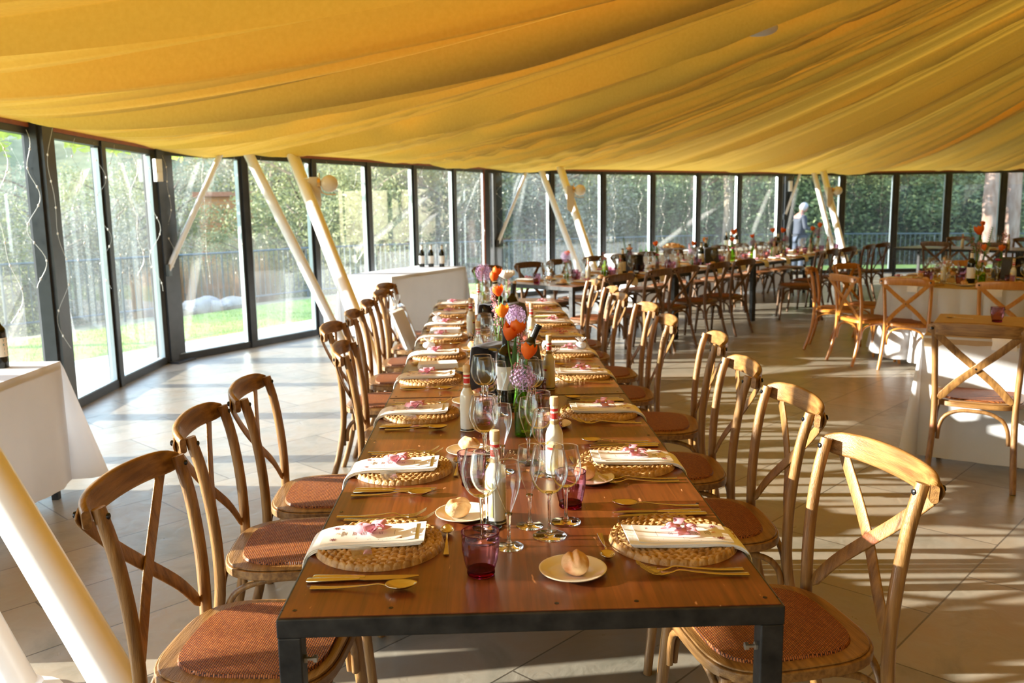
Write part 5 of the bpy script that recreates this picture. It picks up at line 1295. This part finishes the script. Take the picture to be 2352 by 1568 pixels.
# far long table settings
for side, ss in ((0, (.42, 1.08, 1.66, 2.34, 2.98, 3.6, 4.28, 4.96, 5.6, 6.3, 6.95, 7.55)), (1, (.35, 1.02, 1.65, 2.32, 2.95, 3.6, 4.25, 4.9, 5.6, 6.25, 6.9, 7.5))):
    for i, s in enumerate(ss):
        p = t2(s, 0 if side == 0 else 1.0); wh = '%s from near corner, %s side of far table' % (ORD[i], 'aisle' if side == 0 else 'window')
        setting((p.x, p.y), math.radians(T2A) if side == 0 else math.radians(T2A+180), wh, 'mntbsfp', False, {'s': (-.10, .36), 'b': (-.02, .385), 'f': (.06, .40), 'p': (-.19, .30)})
vs_ = ['first', 'second', 'third', 'fourth', 'fifth', 'sixth', 'seventh', 'eighth']
specs = [([('l', 1.25, 0), ('t', 1.0, 1), ('k', 1.0, 0)], 'c'), ([('m', .95, 0), ('h', 1, 2)], 'g'), ([('o', 1.15, 0), ('f', 1.35, 0), ('l', 1.05, 2), ('m', .9, 1)], 'g'), ([('m', .9, 0), ('t', 1.1, 3), ('h', 1.1, 1)], 'p'),
         ([('t', 1.0, 0), ('h', 1.1, 3), ('l', .9, 0)], 'c'), ([('a', 1.05, 0), ('f', 1.2, 3)], 'g'), ([('t', 1.4, 1), ('u', 1.15, 1), ('f', 1.35, 0), ('m', .9, 2)], 'g'), ([('l', 1.1, 0), ('t', 1.1, 2), ('h', 1.3, 1)], 'g'),
         ([('m', .95, 0), ('t', 1.35, 2), ('l', 1.2, 0), ('k', .8, 2)], 'g'), ([('l', 1.2, 1), ('u', 1.4, 0), ('m', 1.1, 1)], 'c'), ([('h', 1.3, 0), ('t', 1.3, 0), ('f', 1.4, 1)], 'g'), ([('l', 1.5, 0), ('t', 1.45, 0), ('m', 1.1, 0)], 'c')]
for i, (sp, vk) in enumerate(specs):
    p = t2(.55+i*.62+.1*math.sin(i*2), .5+.05*math.sin(i*3)); arrangement(p.x, p.y, TZ, '%s along the far long table' % ORD[i], sp, vk)
for i, s in enumerate((1.75, 3.55, 5.75)):
    p = t2(s, .52); bucket(p.x, p.y, TZ, ('first', 'second', 'third')[i]+' along the far long table', .8+i)
    P_winec.put('wine bottle with pale capsule in the %s bucket of the far table' % ORD[i], (p.x, p.y, TZ+.04), (0, .05, 0)); q_ = t2(s-.22, .45); P_winec.put('wine bottle with pale capsule beside the %s bucket of the far table' % ORD[i], (q_.x, q_.y, TZ+.001), 0)
for i, s in enumerate((.75, 1.35, 2.6, 3.9, 4.7, 5.3, 6.6, 7.3)):
    p = t2(s, .36); P_fav.put('milky white corked bottle, %s along the far long table' % ORD[i], (p.x, p.y, TZ+.0005), i)
# round table
for k in range(8):
    a = 2*PI*k/8+.35; wh = '%s place around the round table' % ORD[k]
    setting((RT.x+.905*math.cos(a), RT.y+.905*math.sin(a)), a+PI/2, wh, 'mntbsfp', False, {'s': (-.10, .40), 'b': (-.02, .43), 'f': (.06, .45), 't': (.16, .40), 'p': (-.2, .36)})
arrangement(RT.x-.10, RT.y-.12, TZ, 'in the middle of the round table', [('f', 1.7, 2), ('t', 1.15, 0), ('h', 1.5, 2), ('k', 1.0, 1)], 'g')
arrangement(RT.x+.14, RT.y+.02, TZ, 'by the bottle on the round table', [('t', 1.1, 0), ('h', 1.8, 0), ('m', 1, 1)], 'p')
arrangement(RT.x+.02, RT.y+.2, TZ, 'at the back of the round table', [('t', 1.7, 1), ('h', 1.6, 3), ('f', 1.8, 0)], 'g')
P_winec.put('wine bottle with pale capsule in the middle of the round table', (RT.x-.22, RT.y-.15, TZ), 0)
P_fav.put('milky white corked bottle on the round table, by the vases', (RT.x+.10, RT.y-.3, TZ), 0); P_fav.put('milky white corked bottle on the round table, behind the glasses', (RT.x-.38, RT.y+.05, TZ), 0)
bucket(RT.x+.30, RT.y+.15, TZ, 'on the round table', .4)
# table by the trunks
for i, (s, n) in enumerate(((1.5, .0), (2.2, .0), (2.9, 0), (3.5, 0))):
    p = T3C+T3U*s+T3N*n; setting((p.x, p.y), math.atan2(T3U.y, T3U.x), '%s place at the table by the pine trunks' % ORD[i], 'mntbsfp', False)
for i, s in enumerate((1.2, 1.9, 2.6, 3.3)):
    p = T3C+T3U*s+T3N*.55; arrangement(p.x, p.y, TZ, '%s on the table by the pine trunks' % ORD[i], [('m', 1.1, 0), ('t', 1.4, i), ('h', 1.6, i)], 'gc'[i % 2])
for i, s in enumerate((1.0, 1.7, 2.4, 3.0)):
    p = T3C+T3U*s+T3N*.35; P_fav.put('milky white corked bottle, %s on the table by the pine trunks' % ORD[i], (p.x, p.y, TZ), 0)
for i, (s, n) in enumerate(((3.2, .75), (3.3, .8), (3.42, .85))):
    p = T3C+T3U*s+T3N*n; P_winec.put('dark wine bottle, %s of three at the table by the pine trunks' % ORD[i], (p.x, p.y, TZ), 0)
# small square table
def S(x, y, z=.7608): return tuple(sqM @ Vector((x, y, z)))
P_tum.put('plum tumbler on the brown paper of the small table', S(.36, .80), 0); P_roll.put('bread roll by the edge of the small table, behind the lone chair', S(.20, .22), .4)
P_nap.put('white napkin hanging over the front edge of the small table', S(.42, .015), math.radians(-32)); P_des.put('dessert spoon on the brown paper of the small table', S(.22, .90), 1)
P_mat.put('round straw placemat on the small table', S(.42, .17), 0)

# ------------------------------------------------------------------ the man outside
def person():
    t = thing('person', 'white-haired man in grey jacket and blue shirt standing, looking down at his hands', 'person', (0, 0, 0), 0)
    # local: facing +Y
    def skin(name, verts, edges, radii, m, sub=2, root=0):
        me = D.meshes.new(name); me.from_pydata(verts, edges, []); o = D.objects.new(name, me); COL.objects.link(o); o.parent = t
        sk = o.modifiers.new('skin', 'SKIN'); ss = me.skin_vertices[0].data
        for i, r_ in enumerate(radii): ss[i].radius = r_ if isinstance(r_, tuple) else (r_, r_); ss[i].use_root = (i == root)
        sb = o.modifiers.new('sub', 'SUBSURF'); sb.levels = sub; sb.render_levels = sub; me.materials.append(m)
        sk.use_smooth_shade = True; return o
    V = [(0, 0, .95), (0, .0, 1.08), (0, .01, 1.25), (0, .0, 1.40), (0, .03, 1.48), (0, .075, 1.555),        # pelvis .. head base
         (.10, 0, .88), (.11, .02, .50), (.11, -.02, .09), (.11, .10, .035),
         (-.10, 0, .88), (-.11, -.03, .50), (-.11, -.06, .09), (-.11, .06, .035),
         (.19, .0, 1.385), (.24, .02, 1.12), (.13, .25, 1.09), (.06, .31, 1.11),
         (-.19, .0, 1.385), (-.24, .02, 1.12), (-.13, .25, 1.09), (-.06, .31, 1.11)]
    E_ = [(0,1),(1,2),(2,3),(3,4),(4,5),(0,6),(6,7),(7,8),(8,9),(0,10),(10,11),(11,12),(12,13),(3,14),(14,15),(15,16),(16,17),(3,18),(18,19),(19,20),(20,21)]
    R_ = [(.15, .11), (.135, .105), (.16, .11), (.15, .09), .055, .055, .085, .06, .04, .035, .085, .06, .04, .035, .055, .042, .034, .026, .055, .042, .034, .026]
    skin('body', V, E_, R_, M['skin'])
    # jacket, a little outside the body
    V = [(0, -.005, .84), (0, -.01, .98), (0, 0, 1.10), (0, .005, 1.25), (0, .0, 1.39), (0, .015, 1.455), (.19, .0, 1.385), (.245, .015, 1.12), (.155, .205, 1.09), (-.19, .0, 1.385), (-.245, .015, 1.12), (-.155, .205, 1.09)]
    E_ = [(0,1),(1,2),(2,3),(3,4),(4,5),(4,6),(6,7),(7,8),(4,9),(9,10),(10,11)]
    skin('jacket', V, E_, [(.20, .15), (.185, .145), (.165, .135), (.18, .135), (.165, .105), .07, .072, .058, .048, .072, .058, .048], M['suit'], 2, 2)
    V = [(0, .03, 1.0), (0, .045, 1.2), (0, .04, 1.42), (0, .035, 1.475)]; skin('shirt', V, [(0,1),(1,2),(2,3)], [(.075, .125), (.07, .112), (.055, .09), .066], M['shirt'], 2, 1)
    V = [(0, 0, .93), (.10, 0, .86), (.11, .02, .50), (.11, -.01, .10), (-.10, 0, .86), (-.11, -.03, .50), (-.11, -.05, .10)]
    skin('trousers', V, [(0,1),(1,2),(2,3),(0,4),(4,5),(5,6)], [(.16, .12), .105, .078, .07, .105, .078, .07], M['trouser'], 2)
    for x, y in ((.11, .0), (-.11, -.04)): link('shoe', MB().ball((x, y+.06, .035), .06, 14, 8, (.8, 2.1, .65)), M['shoe'], t, smooth=180)
    HR = Matrix.Translation((0, .10, 1.605)) @ Matrix.Rotation(-.62, 4, 'X')
    m_ = MB(); m_.ball((0, 0, 0), .10, 28, 22, (.80, .97, 1.18)); V = []
    for x, y, z in m_.v:
        if y > 0:
            y += .012*math.exp(-((x/.012)**2+((z+.012)/.022)**2))*1.6          # nose
            y -= .007*(math.exp(-(((abs(x)-.030)/.012)**2+((z-.012)/.010)**2)))    # eye sockets
            y -= .003*math.exp(-((x/.022)**2+((z+.050)/.005)**2))                 # mouth
            if z < -.07: y += .008
        V.append((x*(1-.18*max(0, -z/.12)), y, z))
    m_.v = V; m_.xf(HR); link('head', m_, M['skin'], t, smooth=180)
    for s in (-1, 1): link('ear', MB().ball((s*.080, -.005, 0), .024, 12, 8, (.35, .7, 1.2)).xf(HR), M['skin'], t, smooth=180)
    for s in (-1, 1): link('eye', MB().ball((s*.029, .086, .012), .009, 10, 8).xf(HR), M['plastic'], t, smooth=180)
    m_ = MB(); m_.ball((0, -.012, .022), .108, 28, 18, (.86, .96, 1.12)); m_.f = [f for f in m_.f if not (sum(m_.v[i][1] for i in f)/4 > .025 and sum(m_.v[i][2] for i in f)/4 < .085) and sum(m_.v[i][2] for i in f)/4 > -.07]
    m_.v = [(x*(1+.04*vnoise(z*90+x*50, 1)), y*(1+.05*vnoise(x*80+z*40, 2)), z*(1+.03*vnoise(x*70, 3))) for x, y, z in m_.v]; m_.xf(HR); link('hair', m_, M['hair'], t, smooth=180)
    # hands: palm, four bent fingers and a thumb each
    for s in (-1, 1):
        hv = []; 
        H = MB(); H.ball((s*.045, .335, 1.115), .034, 14, 10, (.75, 1.25, .6))
        for k in range(4):
            x = s*(.066-.015*k); ln = (.030, .036, .034, .026)[k]
            H.tube(bez([(x, .360, 1.120), (x-s*.004, .372+ln*.5, 1.124), (x-s*.012, .376+ln*.85, 1.108), (x-s*.016, .366+ln*.7, 1.094)], 3), [.0085]*6+[.0078]*3+[.006], 7)
        H.tube(bez([(s*.030, .328, 1.128), (s*.012, .345, 1.142), (s*.004, .368, 1.140)], 3), [.010]*3+[.009]*3+[.007], 7)
        link('hand', H, M['skin'], t, smooth=180)
    return t
pn = person(); pn.scale = (.955,)*3; pn.location = (7.36, 19.0, -.115); pn.rotation_euler = (0, 0, math.radians(-78))
